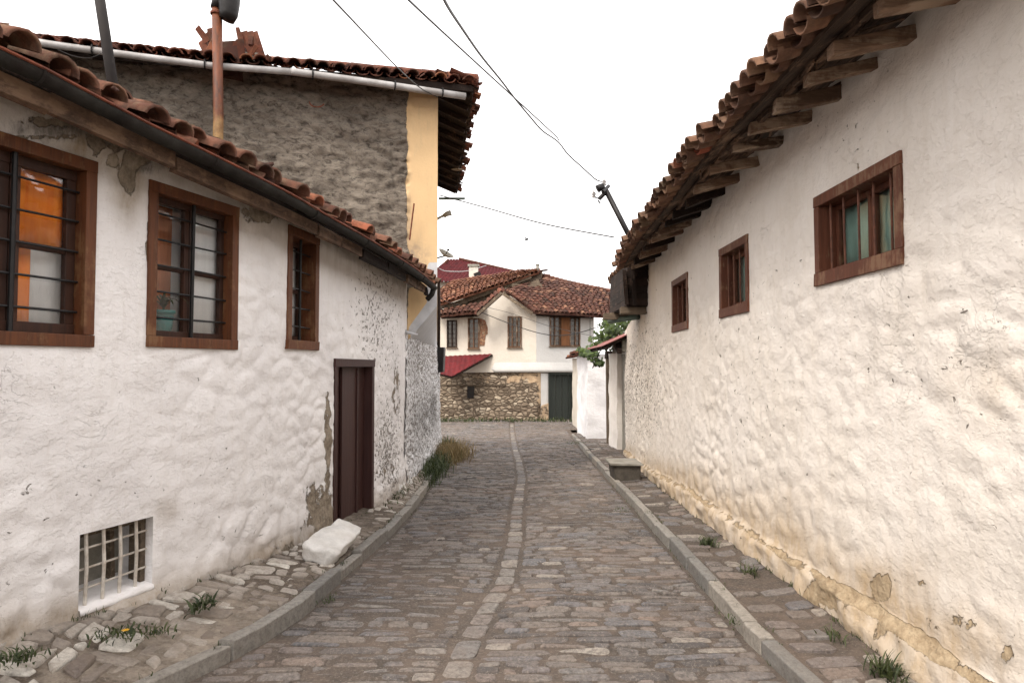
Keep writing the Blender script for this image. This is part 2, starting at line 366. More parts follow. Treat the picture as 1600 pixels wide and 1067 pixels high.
def m_rubble_plaster():
    m, nt, b = mat('rough grey render'); n = N(nt)
    base = n.mix(n.ramp(n.noise(5, 7, .7), [(.35, 0), (.65, 1)]), C(132, 121, 109), C(160, 149, 135))
    base = n.mix(n.math('MULTIPLY', n.ramp(n.noise(1.2, 5, .6), [(.45, 0), (.65, 1)]), .4), base, C(84, 74, 64))
    v0 = n.noise(9, 7, .78, n.map((1, 1, 1.8)), .5); base = n.mix(n.ramp(v0, [(.38, .85), (.5, 0)]), base, C(68, 60, 53))  # crevice shade painted in: hollows of the relief noise darkened
    base = n.mix(n.ramp(v0, [(.54, 0), (.66, .5)]), base, C(172, 160, 144))
    nt.links.new(base, b.inputs['Base Color']); b.inputs['Roughness'].default_value = .95
    ed = n.noise(9, 5, .7)
    fo = n.ramp(n.math('ADD', n.attr('ochre'), n.math('MULTIPLY', ed, .5)), [(.74, 0), (.77, 1)])
    ft = n.ramp(n.math('ADD', n.attr('skirt'), n.math('MULTIPLY', ed, .12)), [(.54, 0), (.58, 1)])
    oc = n.mix(n.ramp(n.noise(1.6, 5, .6), [(.35, 0), (.7, 1)]), (.66, .46, .25), (.60, .415, .225))
    oc = n.mix(n.math('MULTIPLY', n.ramp(n.noise(4, 6, .75, n.map((3, 3, .7))), [(.52, 0), (.72, 1)]), .4), oc, (.42, .32, .2))
    oc = n.mix(n.math('MULTIPLY', n.attr('stain'), n.ramp(ed, [(.35, .2), (.6, 1)])), oc, (.24, .19, .15))
    base = n.mix(fo, base, oc)
    base = n.mix(ft, base, n.mix(n.ramp(n.noise(5, 6, .7), [(.4, 0), (.65, 1)]), (.52, .52, .53), (.42, .42, .43)))
    nt.links.new(base, b.inputs['Base Color'])
    fl = n.math('SUBTRACT', 1, n.math('MAXIMUM', fo, ft))
    v = n.math('MULTIPLY', v0, fl)
    nt.links.new(n.bump(v, .1, 1, n.bump(n.noise(30, 4, .7), .004)), b.inputs['Normal']); return m
M['render'] = m_rubble_plaster()

# ------------------------------------------------------------------ walls as displaced sheets
def wall_sheet(name, plan, s0, s1, z0, z1, mats, parent, disp, attrs, opens=(), side=1, ss=.03, zs=.03, ztop=None, zbot=None, reveal=.2, matf=None):
    def lines(a, b, st, marks):
        k = max(1, round((b - a) / st)); L = [a + (b - a) * i / k for i in range(k + 1)]
        for mk in marks:
            if a < mk < b:
                L = [x for x in L if abs(x - mk) > st * .45 or x in (a, b)]; L.append(mk)
        return sorted(set(L))
    S = lines(s0, s1, ss, [o[i] for o in opens for i in (0, 1)])
    Z = lines(z0, z1, zs, [o[i] for o in opens for i in (2, 3)])
    nz = len(Z); vs = []; A = {k: [] for k in ('stain', 'peel', 'mould', 'pit', 'ochre', 'skirt')}
    for s in S:
        c = plan.at(s); t = plan.tan(s); nrm = V((t.y, -t.x)) * side
        zt = ztop(s) if ztop else 1e9; zb = zbot(s) if zbot else -1e9
        for z in Z:
            z = max(min(z, zt), zb); ed = 1.0
            for o in opens:
                dx = max(o[0] - s, s - o[1], 0); dz = max(o[2] - z, z - o[3], 0); d = math.hypot(dx, dz); ed = min(ed, sstep(0, .06, d))
            base = V((c.x, c.y, z)); px, py = pix(base)
            at = attrs(px, py, s, z)
            for k in A: A[k].append(at.get(k, 0))
            d = disp(s, z, px, py) * ed
            vs.append((c.x + nrm.x * d, c.y + nrm.y * d, z))
    fs = []; mi = []
    for i in range(len(S) - 1):
        for j in range(nz - 1):
            cs = (S[i] + S[i + 1]) / 2; cz = (Z[j] + Z[j + 1]) / 2
            if any(o[0] < cs < o[1] and o[2] < cz < o[3] for o in opens): continue
            a = i * nz + j; q = (a, a + nz, a + nz + 1, a + 1)
            if vs[a][2] == vs[a + 1][2] and vs[a + nz][2] == vs[a + nz + 1][2]: continue
            fs.append(q if side > 0 else q[::-1]); mi.append(matf(*pix(vs[a])) if matf else 0)
    for o in opens:
        rv = o[4] if len(o) > 4 else reveal
        a, b = plan.at(o[0]), plan.at(o[1]); t = (b - a).normalized(); nr = V((t.y, -t.x)) * side
        k = len(vs); cr = [(a, o[2]), (b, o[2]), (b, o[3]), (a, o[3])]
        vs += [(p.x, p.y, z) for p, z in cr] + [(p.x - nr.x * rv, p.y - nr.y * rv, z) for p, z in cr]
        for x in A: A[x] += [0] * 8
        for i in range(4): j = (i + 1) % 4; fs.append((k + i, k + j, k + 4 + j, k + 4 + i)); mi.append(0)
    me = bpy.data.meshes.new(name); me.from_pydata(vs, [], fs)
    for m in mats: me.materials.append(m)
    me.polygons.foreach_set('material_index', mi); me.polygons.foreach_set('use_smooth', [True] * len(fs))
    for k in A:
        a = me.attributes.new(k, 'FLOAT', 'POINT'); a.data.foreach_set('value', A[k])
    a = me.attributes.new('tone', 'FLOAT', 'POINT'); a.data.foreach_set('value', [.5] * len(vs))
    o = bpy.data.objects.new(name, me); COL.objects.link(o); adopt(o, parent); return o
def blobs(px, py, L):
    v = 0
    for cx, cy, rx, ry, a in L:
        d = ((px - cx) / rx) ** 2 + ((py - cy) / ry) ** 2
        if d < 4: v = max(v, a * math.exp(-d * 1.1))
    return v
def lumps(s, z, seed, a=.02, cw=.34, ch=.19):
    w = noise.noise(V((s * 1.7, z * 1.9, seed + 9))) * .5 + .25 * noise.noise(V((s * 5, z * 5, seed)))
    dd, _ = noise.voronoi(V(((s + w * .25) / cw, (z + w * .12) / ch, seed)), distance_metric='DISTANCE')
    e = dd[1] - dd[0]
    return a * (sstep(0, .3, e) - .5) * max(0, .6 + 1.3 * noise.noise(V((s * .8, z * .9, seed + 3))))
# plan curves of the street
PL = Plan([(-4.1, .1), (-3.2, 2.0), (-2.66, 3.55), (-2.36, 4.43), (-2.11, 5.24), (-1.97, 6.05), (-1.87, 6.7), (-1.77, 7.4), (-1.67, 8.2), (-1.61, 9.3), (-1.58, 10.25)])
PR = Plan([(2.12, -1.0), (2.1, 1.5), (2.1, 4), (2.1, 7), (2.18, 9.6), (2.32, 12.2), (2.42, 13.6), (2.51, 15.2)])

# ------------------------------------------------------------------ roof tiles
def tiles(mb, F, slen, tlen, w=.2, L=.42, step=.31, seg=6, r=.088, hh=.07, keep=None, thick=.014, pan=True, js=.012, jt=.03, orange=.04, tmod=None, sk=.02, lf=.012):
    nc = int(slen / w); nr = max(1, int(tlen / step))
    for i in range(nc + 1):
        for kind in ((0, 1) if pan else (0,)):
            cs = (i + (.5 if kind == 0 else 0)) * w
            if cs > slen: continue
            for j in range(nr):
                s0 = cs + U(-js, js); t0 = j * step + U(-jt, jt) - (.03 if kind == 0 else 0) ; t1 = t0 + L; skew = U(-sk, sk)
                if keep and not keep(s0, t0): continue
                mb.tone = min(1, max(0, random.gauss(.5, .2))) if R() > orange else 1.0
                if tmod: mb.tone = tmod(mb.tone, s0, t0)
                lift = U(0, lf); vs = []
                for (t, rr, up) in ((t0, r * U(.95, 1.1), .035 + lift), (t1, r * .8, .012)):
                    for k in range(seg + 1):
                        a = math.pi * k / seg
                        if kind == 0: h = .03 + up + hh * math.sin(a) * (rr / r)
                        else: h = .045 + up * .6 - hh * .8 * math.sin(a) * (rr / r)
                        vs.append(F(s0 + (skew if t == t1 else 0) - rr * math.cos(a), t, h))
                n = seg + 1
                fs = [(k, k + 1, n + k + 1, n + k) for k in range(seg)]
                for k in range(n):
                    a = math.pi * k / seg; h = (.03 + .035 + lift + (hh - thick) * math.sin(a)) if kind == 0 else (.045 + (.035 + lift) * .6 - thick - hh * .8 * math.sin(a))
                    vs.append(F(s0 - (r - (thick if kind == 0 else -.0)) * math.cos(a), t0, h))
                fs += [(2 * n + k, 2 * n + k + 1, k + 1, k) for k in range(seg)]
                if j < 1:
                    for k in range(n):
                        a = math.pi * k / seg; rr = r * .8 - thick
                        h = (.03 + .012 + (hh - thick) * .8 * math.sin(a)) if kind == 0 else (.045 + .007 - thick - hh * .64 * math.sin(a))
                        vs.append(F(s0 + skew - rr * math.cos(a), t1, h))
                    fs += [(2 * n + k, 3 * n + k, 3 * n + k + 1, 2 * n + k + 1) for k in range(seg)]
                mb.add(vs, fs)
    return mb
def sheet(mb, F, s0, s1, t0, t1, ns, nt_, h0, h1):
    k = len(mb.v); vs = []
    for i in range(ns + 1):
        for j in range(nt_ + 1):
            s = lerp(s0, s1, i / ns); t = lerp(t0, t1, j / nt_)
            vs += [F(s, t, h0), F(s, t, h1)]
    m = (nt_ + 1) * 2; fs = []
    for i in range(ns):
        for j in range(nt_):
            a = i * m + j * 2
            fs += [(a, a + 2, a + m + 2, a + m), (a + 1, a + m + 1, a + m + 3, a + 3)]
    for i in range(ns):
        a = i * m; b = a + nt_ * 2
        fs += [(a, a + m, a + m + 1, a + 1), (b, b + 1, b + m + 1, b + m)]
    for j in range(nt_):
        a = j * 2; b = ns * m + j * 2
        fs += [(a, a + 1, a + 3, a + 2), (b, b + 2, b + 3, b + 1)]
    mb.add(vs, fs)

#==SECTIONS==
# ================================================================== ROAD AND PAVEMENTS
KL = [(.3, -3.7), (1.6, -3.1), (2.6, -2.42), (3.45, -1.89), (4.14, -1.56), (4.69, -1.43), (6.4, -1.31), (7.2, -1.26), (8.5, -1.24), (10, -1.27), (11.7, -1.36)]
KR = [(.3, 1.6), (2, 1.56), (3.45, 1.50), (4.3, 1.45), (5.5, 1.47), (7.1, 1.5), (9, 1.56), (10.6, 1.60), (14.2, 1.70), (18, 1.80), (25.6, 2.04)]
CS = [(.3, -.45), (3.9, -.31), (4.4, -.26), (5.1, -.15), (5.6, -.05), (7.1, .03), (9.1, .07), (12, .17), (15, .15), (18, .08), (25, 0), (29, 0)]
def left_edge(y): return interp(KL, y) if y < 11.7 else interp([(11.7, -1.4), (14, -1.6), (17, -1.85), (18.5, -2.6), (21, -5), (24, -8)], y)
def right_edge(y): return interp(KR, y) if y < 25 else interp([(25, 2.04), (26, 5), (27, 7)], y)
def road_z(x, y):
    return zr(y) + .012 * noise.noise(V((x * .7, y * .7, 3))) + .01 * noise.noise(V((x * 2, y * 2, 8))) - .03 * math.exp(-((x - interp(CS, y)) / .5) ** 2) * .5
mb = MB(); mb.tone = .5
ys = []; y = .3
while y < 31: ys.append(y); y += .12 if y < 14 else .4
nx = 44
for y in ys:
    for i in range(nx + 1):
        a, b = left_edge(y) - .1, right_edge(y) + .1; x = lerp(a, b, i / nx); mb.v.append((x, y, road_z(x, y) - .0015 + .005 * noise.noise(V((x * 9, y * 9, 0))))); mb.t.append(.5)
for j in range(len(ys) - 1):
    for i in range(nx): a = j * (nx + 1) + i; mb.f.append([a, a + 1, a + nx + 2, a + nx + 1]); mb.m.append(0)
def stone(mb, q, zf, tone, hgt, rnd=.34, dome=.004, n=12, drop=.03):
    """q = 4 plan corners"""
    q = [V(p) for p in q]; mb.tone = tone; rings = [[], [], []]; tilt = (U(-.006, .006), U(-.006, .006))
    for k in range(n):
        a = 2 * math.pi * (k + .5) / n; ca, sa = math.cos(a), math.sin(a)
        e = 2 / (2 + 1.6 / rnd * .55); x = math.copysign(abs(ca) ** e, ca); y_ = math.copysign(abs(sa) ** e, sa)
        j = 1 - U(0, .13) ; x *= j; y_ *= j
        for r_, (sc, dz) in enumerate(((1.0, -drop), (.97, -.004), (.84, dome))):
            u, v = (x * sc + 1) / 2, (y_ * sc + 1) / 2
            p = q[0].lerp(q[1], u).lerp(q[3].lerp(q[2], u), v)
            rings[r_].append((p.x, p.y, zf(p.x, p.y) + hgt + dz + tilt[0] * x + tilt[1] * y_ + (U(-.0025, .0025) if r_ else 0)))
    fs = []
    for r_ in (0, 1):
        for k in range(n): b = (k + 1) % n; fs.append((r_ * n + k, r_ * n + b, r_ * n + n + b, r_ * n + n + k))
    c = q[0].lerp(q[2], .5); vs = rings[0] + rings[1] + rings[2] + [(c.x, c.y, zf(c.x, c.y) + hgt + dome * 1.4 + U(-.003, .003))]
    for k in range(n): fs.append((2 * n + k, 2 * n + (k + 1) % n, 3 * n))
    mb.add(vs, fs)
mb.mat = 1; y = .5
def wob(x, k): return .035 * noise.noise(V((x * .9, k * .37, 5))) + .012 * noise.noise(V((x * 4, k * .9, 1)))
k = 0
while y < 29.6:
    d = U(.065, .125) * (1 if y < 12 else 1.15)
    xl, xr, xc = left_edge(y) + .02, right_edge(y) - .02, interp(CS, y)
    for (a, b) in ((xl, xc - .098), (xc + .098, xr)):
        x = a - U(0, .1)
        while x < b - .05:
            w_ = random.choice((U(.1, .2), U(.18, .34), U(.26, .5))); x2 = min(x + w_, b)
            if b - x2 < .08: x2 = b
            if x2 - x > .05 and x2 > a + .04:
                g = .006; xx = max(x, a)
                bare = noise.noise(V((xx * .55, y * .4, 21))) 
                h = .003 + U(-.004, .006) - (.007 if bare > .3 else 0)
                q = [(xx + g, y + g + wob(xx, k)), (x2 - g, y + g + wob(x2, k)), (x2 - g, y + d - g + wob(x2, k + 1)), (xx + g, y + d - g + wob(xx, k + 1))]
                if R() < .035: x = x2; continue
                q = [(qx + U(-.007, .007), qy + U(-.012, .012)) for qx, qy in q]
                tn = min(.95, max(0, random.gauss(.42, .24)))
                if R() < .03: tn = .95
                stone(mb, q, road_z, tn, h, U(.25, .5), U(.001, .006))
            x = x2
    y += d; k += 1
y = .5
while y < 28:
    d = U(.16, .34); xc = interp(CS, y + d / 2); x0, x1 = interp(CS, y), interp(CS, y + d); w_ = U(.07, .088)
    stone(mb, [(x0 - w_, y + .008), (x0 + w_, y + .008), (x1 + w_, y + d - .008), (x1 - w_, y + d - .008)], road_z, U(.82, 1) if R() < .55 else U(.4, .8), .005, .25, .002)
    y += d
road = struct(mb.build('road', [M['dirt'], M['cobble']], smooth=False))

# ground sheet to the horizon
mb = MB(); gy = [-300, -60, -20, 0, 4, 8, 12, 17, 23, 30, 60, 150, 500]
for i, y in enumerate(gy):
    for x in (-400, -8, 8, 400): mb.v.append((x, y, zr(y) - .09)); mb.t.append(.5)
for j in range(len(gy) - 1):
    for i in range(3): a = j * 4 + i; mb.f.append([a, a + 1, a + 5, a + 4]); mb.m.append(0)
struct(mb.build('ground', M['dirt']))

# kerbs
def kerb(name, tab, y0, y1, side, offs, lens, irregular):
    mb = MB(); y = y0
    while y < y1:
        l = U(*lens); yb = min(y + l, y1); mb.tone = U(.1, .9)
        xa, xb = interp(tab, y + .006), interp(tab, yb - .006); w_ = .092; ta = U(-irregular, irregular); h = .095 + U(-irregular, irregular)
        a0, a1 = (-w_, 0) if side < 0 else (0, w_)
        n = 4; vs = []
        for i in range(n + 1):
            t = i / n; yy = lerp(y + .008, yb - .008, t); xx = interp(tab, yy) + ta * (t - .5)
            for (ox, oz) in ((a0, -.12), (a0, h), (a0 + .012, h + .008), (a1 - .012, h + .008), (a1, h), (a1, -.12)):
                if oz > 0: oz += U(-.003, .003)
                vs.append((xx + ox + U(-.003, .003), yy, zr(yy) + oz))
        fs = []
        for i in range(n):
            for k in range(5): a = i * 6 + k; fs.append((a, a + 1, a + 7, a + 6))
        fs += [tuple(range(6))[::-1], tuple(n * 6 + k for k in range(6))]
        mb.add(vs, fs); y = yb
    return struct(mb.build(name, M['kerb'], bev=.006))
kerb('kerb', KL, .8, 11.75, -1, 0, (.5, 1.0), .018)
kerb('kerb', KR, .8, 4.35, 1, 0, (.6, .9), .012)
kerb('kerb', [(a, b + .012) for a, b in KR], 4.37, 22.5, 1, 0, (.6, 1.1), .014)

# left verge
def xwallL(y):
    lo = 0
    for a, b in zip(PL.p, PL.p[1:]):
        if a.y <= y <= b.y: return lerp(a.x, b.x, (y - a.y) / (b.y - a.y))
    return -1.6 if y > 10 else -4.2
def verge_z(f, y, x):
    rise = interp([(2, .2), (4, .17), (5.2, .12), (6.6, .05), (8, .05), (10, .1)], y)
    return zr(y) + .085 + rise * f + .02 * noise.noise(V((x * 2, y * 2, 1))) * f
mb = MB(); ny = 300; nx = 16
for j in range(ny + 1):
    y = lerp(1.0, 12, j / ny); a = interp(KL, y) - .09; b = min(xwallL(y) - .12, a - .1)
    for i in range(nx + 1):
        f = i / nx; x = lerp(a, b, f); mb.v.append((x, y, verge_z(f, y, x) + .01 * noise.noise(V((x * 12, y * 12, 0))))); mb.t.append(.5)
for j in range(ny):
    for i in range(nx): a = j * (nx + 1) + i; mb.f.append([a + 1, a, a + nx + 1, a + nx + 2]); mb.m.append(0)
mb.mat = 1; y = 1.2
def vzf(x, y):
    a = interp(KL, y) - .09; b = min(xwallL(y), a - .1); return verge_z(max(0, min(1, (a - x) / (a - b))), y, x)
while y < 11.8:
    d = U(.07, .2); a = interp(KL, y) - .10; b = min(xwallL(y) + .02, a - .1); x = a
    while x > b + .04:
        x2 = max(b, x - random.choice((U(.06, .14), U(.12, .3))))
        if R() < (.95 if not 6.7 < y < 8.1 else .35):
            sk = U(-.05, .05); q = [(x2 + .006, y + .006 + U(-.03, .03) + sk), (x - .006, y + .006 + U(-.03, .03)), (x - .006 + U(-.03, .02), y + d - .006 + U(-.03, .03)), (x2 + .006 + U(-.02, .03), y + d - .006 + U(-.03, .03) + sk)]
            f = (a - x) / max(.1, a - b); stone(mb, q, vzf, min(1, max(0, random.gauss(.44 + .25 * f, .3))), U(-.014, .008), U(.2, .35), U(.002, .007), 10, .05)
        x = x2
    y += d
struct(mb.build('verge', [M['verge_bed'], M['verge_stone']]))

# right pavement: dirt bed with transverse slabs
def pav_z(x, y): return zr(y) + .085 + .012 * noise.noise(V((x * 3, y * 2.5, 7))) + .03 * sstep(1.8, 2.15, x)
mb = MB(); ny = 260; nx = 12
def xwallR(y): return interp([(0, 2.1), (7, 2.1), (9.6, 2.18), (12.2, 2.32), (15.2, 2.52), (17.8, 2.75), (21, 2.4), (25, 3.2)], y)
for j in range(ny + 1):
    y = lerp(.8, 22.5, j / ny); a = interp(KR, y) + .09; b = xwallR(y) + (.12 if y < 15 else .7)
    for i in range(nx + 1): x = lerp(a, b, i / nx); mb.v.append((x, y, pav_z(x, y) + .008 * noise.noise(V((x * 11, y * 11, 0))))); mb.t.append(.5)
for j in range(ny):
    for i in range(nx): a = j * (nx + 1) + i; mb.f.append([a, a + 1, a + nx + 2, a + nx + 1]); mb.m.append(0)
mb.mat = 1; y = .9
while y < 22:
    d = U(.11, .19); a = interp(KR, y) + .11; b = xwallR(y) + (-.05 if y < 15 else .3); x = a
    while x < b - .08:
        x2 = min(b, x + U(.14, .36))
        if R() < .72:
            stone(mb, [(x + .01, y + .01), (x2 - .01, y + .01 + U(-.02, .02)), (x2 - .01, y + d - .01), (x + .01, y + d - .01 + U(-.02, .02))], pav_z, min(.98, max(.05, random.gauss(.6, .3))), U(.004, .016), U(.2, .35), .002)
        x = x2
    y += d + (U(.02, .12) if R() < .35 else 0)
struct(mb.build('pavement', [M['dirt'], M['cobble']]))

# ================================================================== LEFT HOUSE
house = thing('whitewashed_house', 'low white lime-washed house on the left with brown barred windows and a maroon door', 'house', (-2.6, 6, 0))
def rectL(pl, side, corners):
    s = []; z = []
    for px, py in corners: a, b = pl.hit(px, py); s.append(a); z.append(b)
    return s, z
def rect(pl, tl, tr, br, bl):
    a, b, c, d = [pl.hit(*p) for p in (tl, tr, br, bl)]
    return ((a[0] + d[0]) / 2, (b[0] + c[0]) / 2, (c[1] + d[1]) / 2, (a[1] + b[1]) / 2)
W2 = rect(PL, (231, 283), (371, 322), (370, 546), (229, 543))
W3 = rect(PL, (452, 352), (502, 372), (492, 547), (444, 546))
w1r = rect(PL, (20, 218), (154, 250), (141, 541), (20, 541))
W1 = (w1r[0] - (w1r[1] - w1r[0]) * .93, w1r[1], w1r[2], w1r[3])
DL = rect(PL, (525, 559), (587, 563), (579, 800), (516, 828))
BW = rect(PL, (123, 836), (240, 806), (237, 914), (124, 951))
print('W1', W1, 'W2', W2, 'W3', W3, 'D', DL, 'B', BW)
# eave line from photographed gutter points
gp = [(20, 104), (120, 155), (215, 203), (300, 242), (400, 290), (480, 333), (560, 376), (620, 412), (668, 446)]
GZ = [PL.hit(x, y, .34) for x, y in gp]
GZ = [(s, z) for s, z in GZ]; print('gutter', GZ)
def ez(s): return interp([(0, GZ[0][1] + .02)] + GZ, s)
SL = .46; cs_, sn_ = math.cos(math.atan(SL)), math.sin(math.atan(SL))
def FL(s, t, h):
    s = max(0, min(PL.L, s)); c = PL.at(s); tt = PL.tan(s); n = V((tt.y, -tt.x))
    o = c + n * .36; z = ez(s) + .02 + .02 * noise.noise(V((s * .9, t, 4)))
    q = o - n * (t * cs_) + n * (h * sn_)
    return V((q.x, q.y, z + t * sn_ + h * cs_))
def dispL(s, z, px, py):
    d = .016 * fbm(V((s * .9, z * 1.1, 1.3)), 3) + lumps(s, z, 2.0, .015 + .012 * sstep(1.2, .2, z)) + lumps(s, z, 5.0, .003, .16, .1) + .007 * fbm(V((s * 5, z * 7, 2)), 3)
    d += .03 * sstep(.5, .1, z) * noise.noise(V((s * 3, z * 3, 6))) + .035 * sstep(.45, .05, z)
    d += .0
    if py < 330 and px < 470: d += .02 * noise.noise(V((s * 1.5, z * 9, 3)))
    return d
def attrL(px, py, s, z):
    top = ez(s) + .12 - z; gy_ = PL.at(s).y; low = sstep(.22, 0, z - zr(gy_) - interp([(2, .28), (4, .26), (5.2, .2), (6.6, .14), (10, .18)], gy_))
    st = .75 * sstep(.7, .1, top) + blobs(px, py, [(200, 290, 18, 60, 1.1), (150, 240, 60, 30, .5), (60, 960, 120, 30, .35), (260, 800, 20, 20, .6), (250, 960, 300, 40, .45), (470, 860, 90, 40, .5), (30, 980, 120, 60, .4)])
    pe = blobs(px, py, [(200, 270, 24, 60, .55), (215, 245, 50, 26, .55), (410, 330, 44, 26, .62), (500, 800, 40, 60, .62), (440, 860, 60, 40, .42), (90, 190, 110, 18, .5), (180, 225, 50, 24, .52), (30, 150, 70, 14, .45), (512, 700, 9, 120, .62), (620, 600, 14, 130, .42), (600, 740, 30, 40, .42), (232, 400, 6, 140, .55), (150, 215, 30, 60, .55), (175, 250, 20, 20, .6), (70, 215, 80, 8, .5), (500, 360, 30, 14, .45)])
    mo = blobs(px, py, [(200, 270, 20, 60, .6), (180, 215, 90, 28, .62), (90, 200, 140, 34, .6), (230, 262, 60, 20, .55), (420, 320, 60, 20, .5), (600, 430, 50, 70, .3), (610, 600, 34, 160, .24)])
    pit = .12 + blobs(px, py, [(590, 480, 45, 160, .62), (605, 700, 30, 110, .75), (330, 820, 500, 300, .15)])
    return dict(stain=min(1, st + .7 * low), peel=pe, mould=mo, pit=pit)
wl = wall_sheet('wall', PL, .6, PL.L, -.5, 3.4, [M['plaster_l']], house, dispL, attrL,
                [(W1[0] + .03, W1[1] - .03, W1[2] + .03, W1[3] - .03), (W2[0] + .03, W2[1] - .03, W2[2] + .03, W2[3] - .03), (W3[0] + .02, W3[1] - .02, W3[2] + .03, W3[3] - .03),
                 (DL[0] + .02, DL[1] - .02, -.6, DL[3] - .02, .25), (*BW, .30)], ss=.028, zs=.028, ztop=lambda s: ez(s) + .16)
# closed back of the house
mb = MB(); a = PL.at(.6)
mb.box(WORLD, -7.2, -7.0, .2, 8.9, -.5, 4.0); mb.box(Fr((-7.2, .2, 0), (1, 0, 0), (0, 1, 0)), 0, 3.2, -.2, 0, -.5, 3.2)
mb.build('back_wall', M['plaster_l'], house)
def insL(s, t):
    p = FL(s, t, 0)
    fx = (p.x + 1.15) / -3.1; return not (p.y > 10.45 - fx - .1 and p.x < -1.66)
mb = MB()
tiles(mb, FL, PL.L - .02, 3.6, w=.19, keep=insL, orange=.07, js=.034, jt=.09, r=.088, hh=.072, sk=.045, lf=.03)
for k in range(70):
    s = U(.2, PL.L - .2); t = U(.02, .5); mb.tone = U(.3, 1) if R() < .5 else 0; p = FL(s, t, .10 + U(0, .04)); d = V((U(-.07, .07), U(-.09, .09), U(-.01, .02))); mb.beam(p, p + d, U(.03, .08), U(.012, .02), j=.012)
rf = mb.build('roof', M['tile_l'], house, smooth=True)
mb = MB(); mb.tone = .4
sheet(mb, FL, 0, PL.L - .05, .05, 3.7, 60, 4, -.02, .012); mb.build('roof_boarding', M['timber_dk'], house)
# gutter
def gpt(s, off=.41, dz=0): c = PL.at(s); t = PL.tan(s); return V((c.x + t.y * off, c.y - t.x * off, ez(s) + dz))
mb = MB(); s = 0; seg = 9
def gutter_run(sa, sb, r):
    k = max(2, int((sb - sa) / .25)); vs = []; fs = []
    for i in range(k + 1):
        q = lerp(sa, sb, i / k); c = gpt(q); t = PL.tan(q); n = V((t.y, -t.x, 0))
        for (rr) in (r, r - .006):
            for a in range(seg + 1):
                an = math.pi + math.pi * a / seg
                vs.append(c + n * (rr * math.cos(an)) + V((0, 0, rr * math.sin(an) * 1.15)))
    m = 2 * (seg + 1)
    for i in range(k):
        for a in range(seg):
            b = i * m + a; fs.append((b, b + m, b + m + 1, b + 1)); c = b + seg + 1; fs.append((c, c + 1, c + m + 1, c + m))
        b = i * m; fs.append((b, b + seg + 1, b + m + seg + 1, b + m)); b = i * m + seg; fs.append((b, b + m, b + m + seg + 1, b + seg + 1))
    mb.add(vs, fs)
while s < PL.L - .1:
    e = min(PL.L - .02, s + 1.35); mb.tone = U(.2, .8); gutter_run(s, e + .03, .048 + U(-.003, .003)); s = e
gt = mb.build('gutter', M['gutter'], house, smooth=True)
s = 1.3
while s < PL.L - .2:
    mb = MB(); mb.tube([gpt(s, .41 + .052 * math.cos(math.pi + math.pi * a / 8), .060 * math.sin(math.pi + math.pi * a / 8)) for a in range(9)], .008, 5); mb.build('gutter_bracket', M['gutter'], gt); s += 1.15
mb = MB(); mb.tube([gpt(q * .2, .460, .009) for q in range(int(PL.L / .2))], .009, 6)
mb.build('gutter_rim', M['rust'], gt)
# short downpipe stub at the end of the gutter
e0 = gpt(PL.L - .06, .41, -.03)
mb = MB(); mb.tube([e0, e0 + V((-.02, -.05, -.09)), e0 + V((-.08, -.1, -.17))], .04, 10); mb.build('downpipe_stub', M['gutter'], gt, smooth=True)
# boards under the gutter, each piece different
s = 0; k = 0
while s < PL.L - .1:
    e = min(PL.L - .04, s + U(.8, 1.7)); mb = MB(); mb.tone = U(.0, .9); off = .30 + U(-.03, .02)
    a, b = gpt(s, off, -.075 + U(-.02, .01)), gpt(e, off, -.075 + U(-.02, .01)); n = 5
    for i in range(n): q0, q1 = a.lerp(b, i / n), a.lerp(b, (i + 1) / n)
    m0 = gpt((s + e) / 2, off, -.08)
    mb.beam(a, m0, .045, .10, j=.010); mb.beam(m0 - (m0 - a).normalized() * .01, b, .045, .098, j=.008)
    mb.build('fascia_board', random.choice((M['timber_y'], M['timber_dk'], M['timber_dk'])), house, bev=.004); s = e + U(0, .05)
mb = MB(); mb.tone = .2; s = 0
def soff(s, t, h):
    c = PL.at(max(0, min(PL.L, s))); tt = PL.tan(s); q = c + V((tt.y, -tt.x)) * (t - .05); return V((q.x, q.y, ez(max(0, s)) - .02 + .1 * (1 - t / .4) + h))
sheet(mb, soff, 0, PL.L - .06, 0, .33, 40, 2, 0, .02); mb.build('soffit', M['timber_dk'], house)

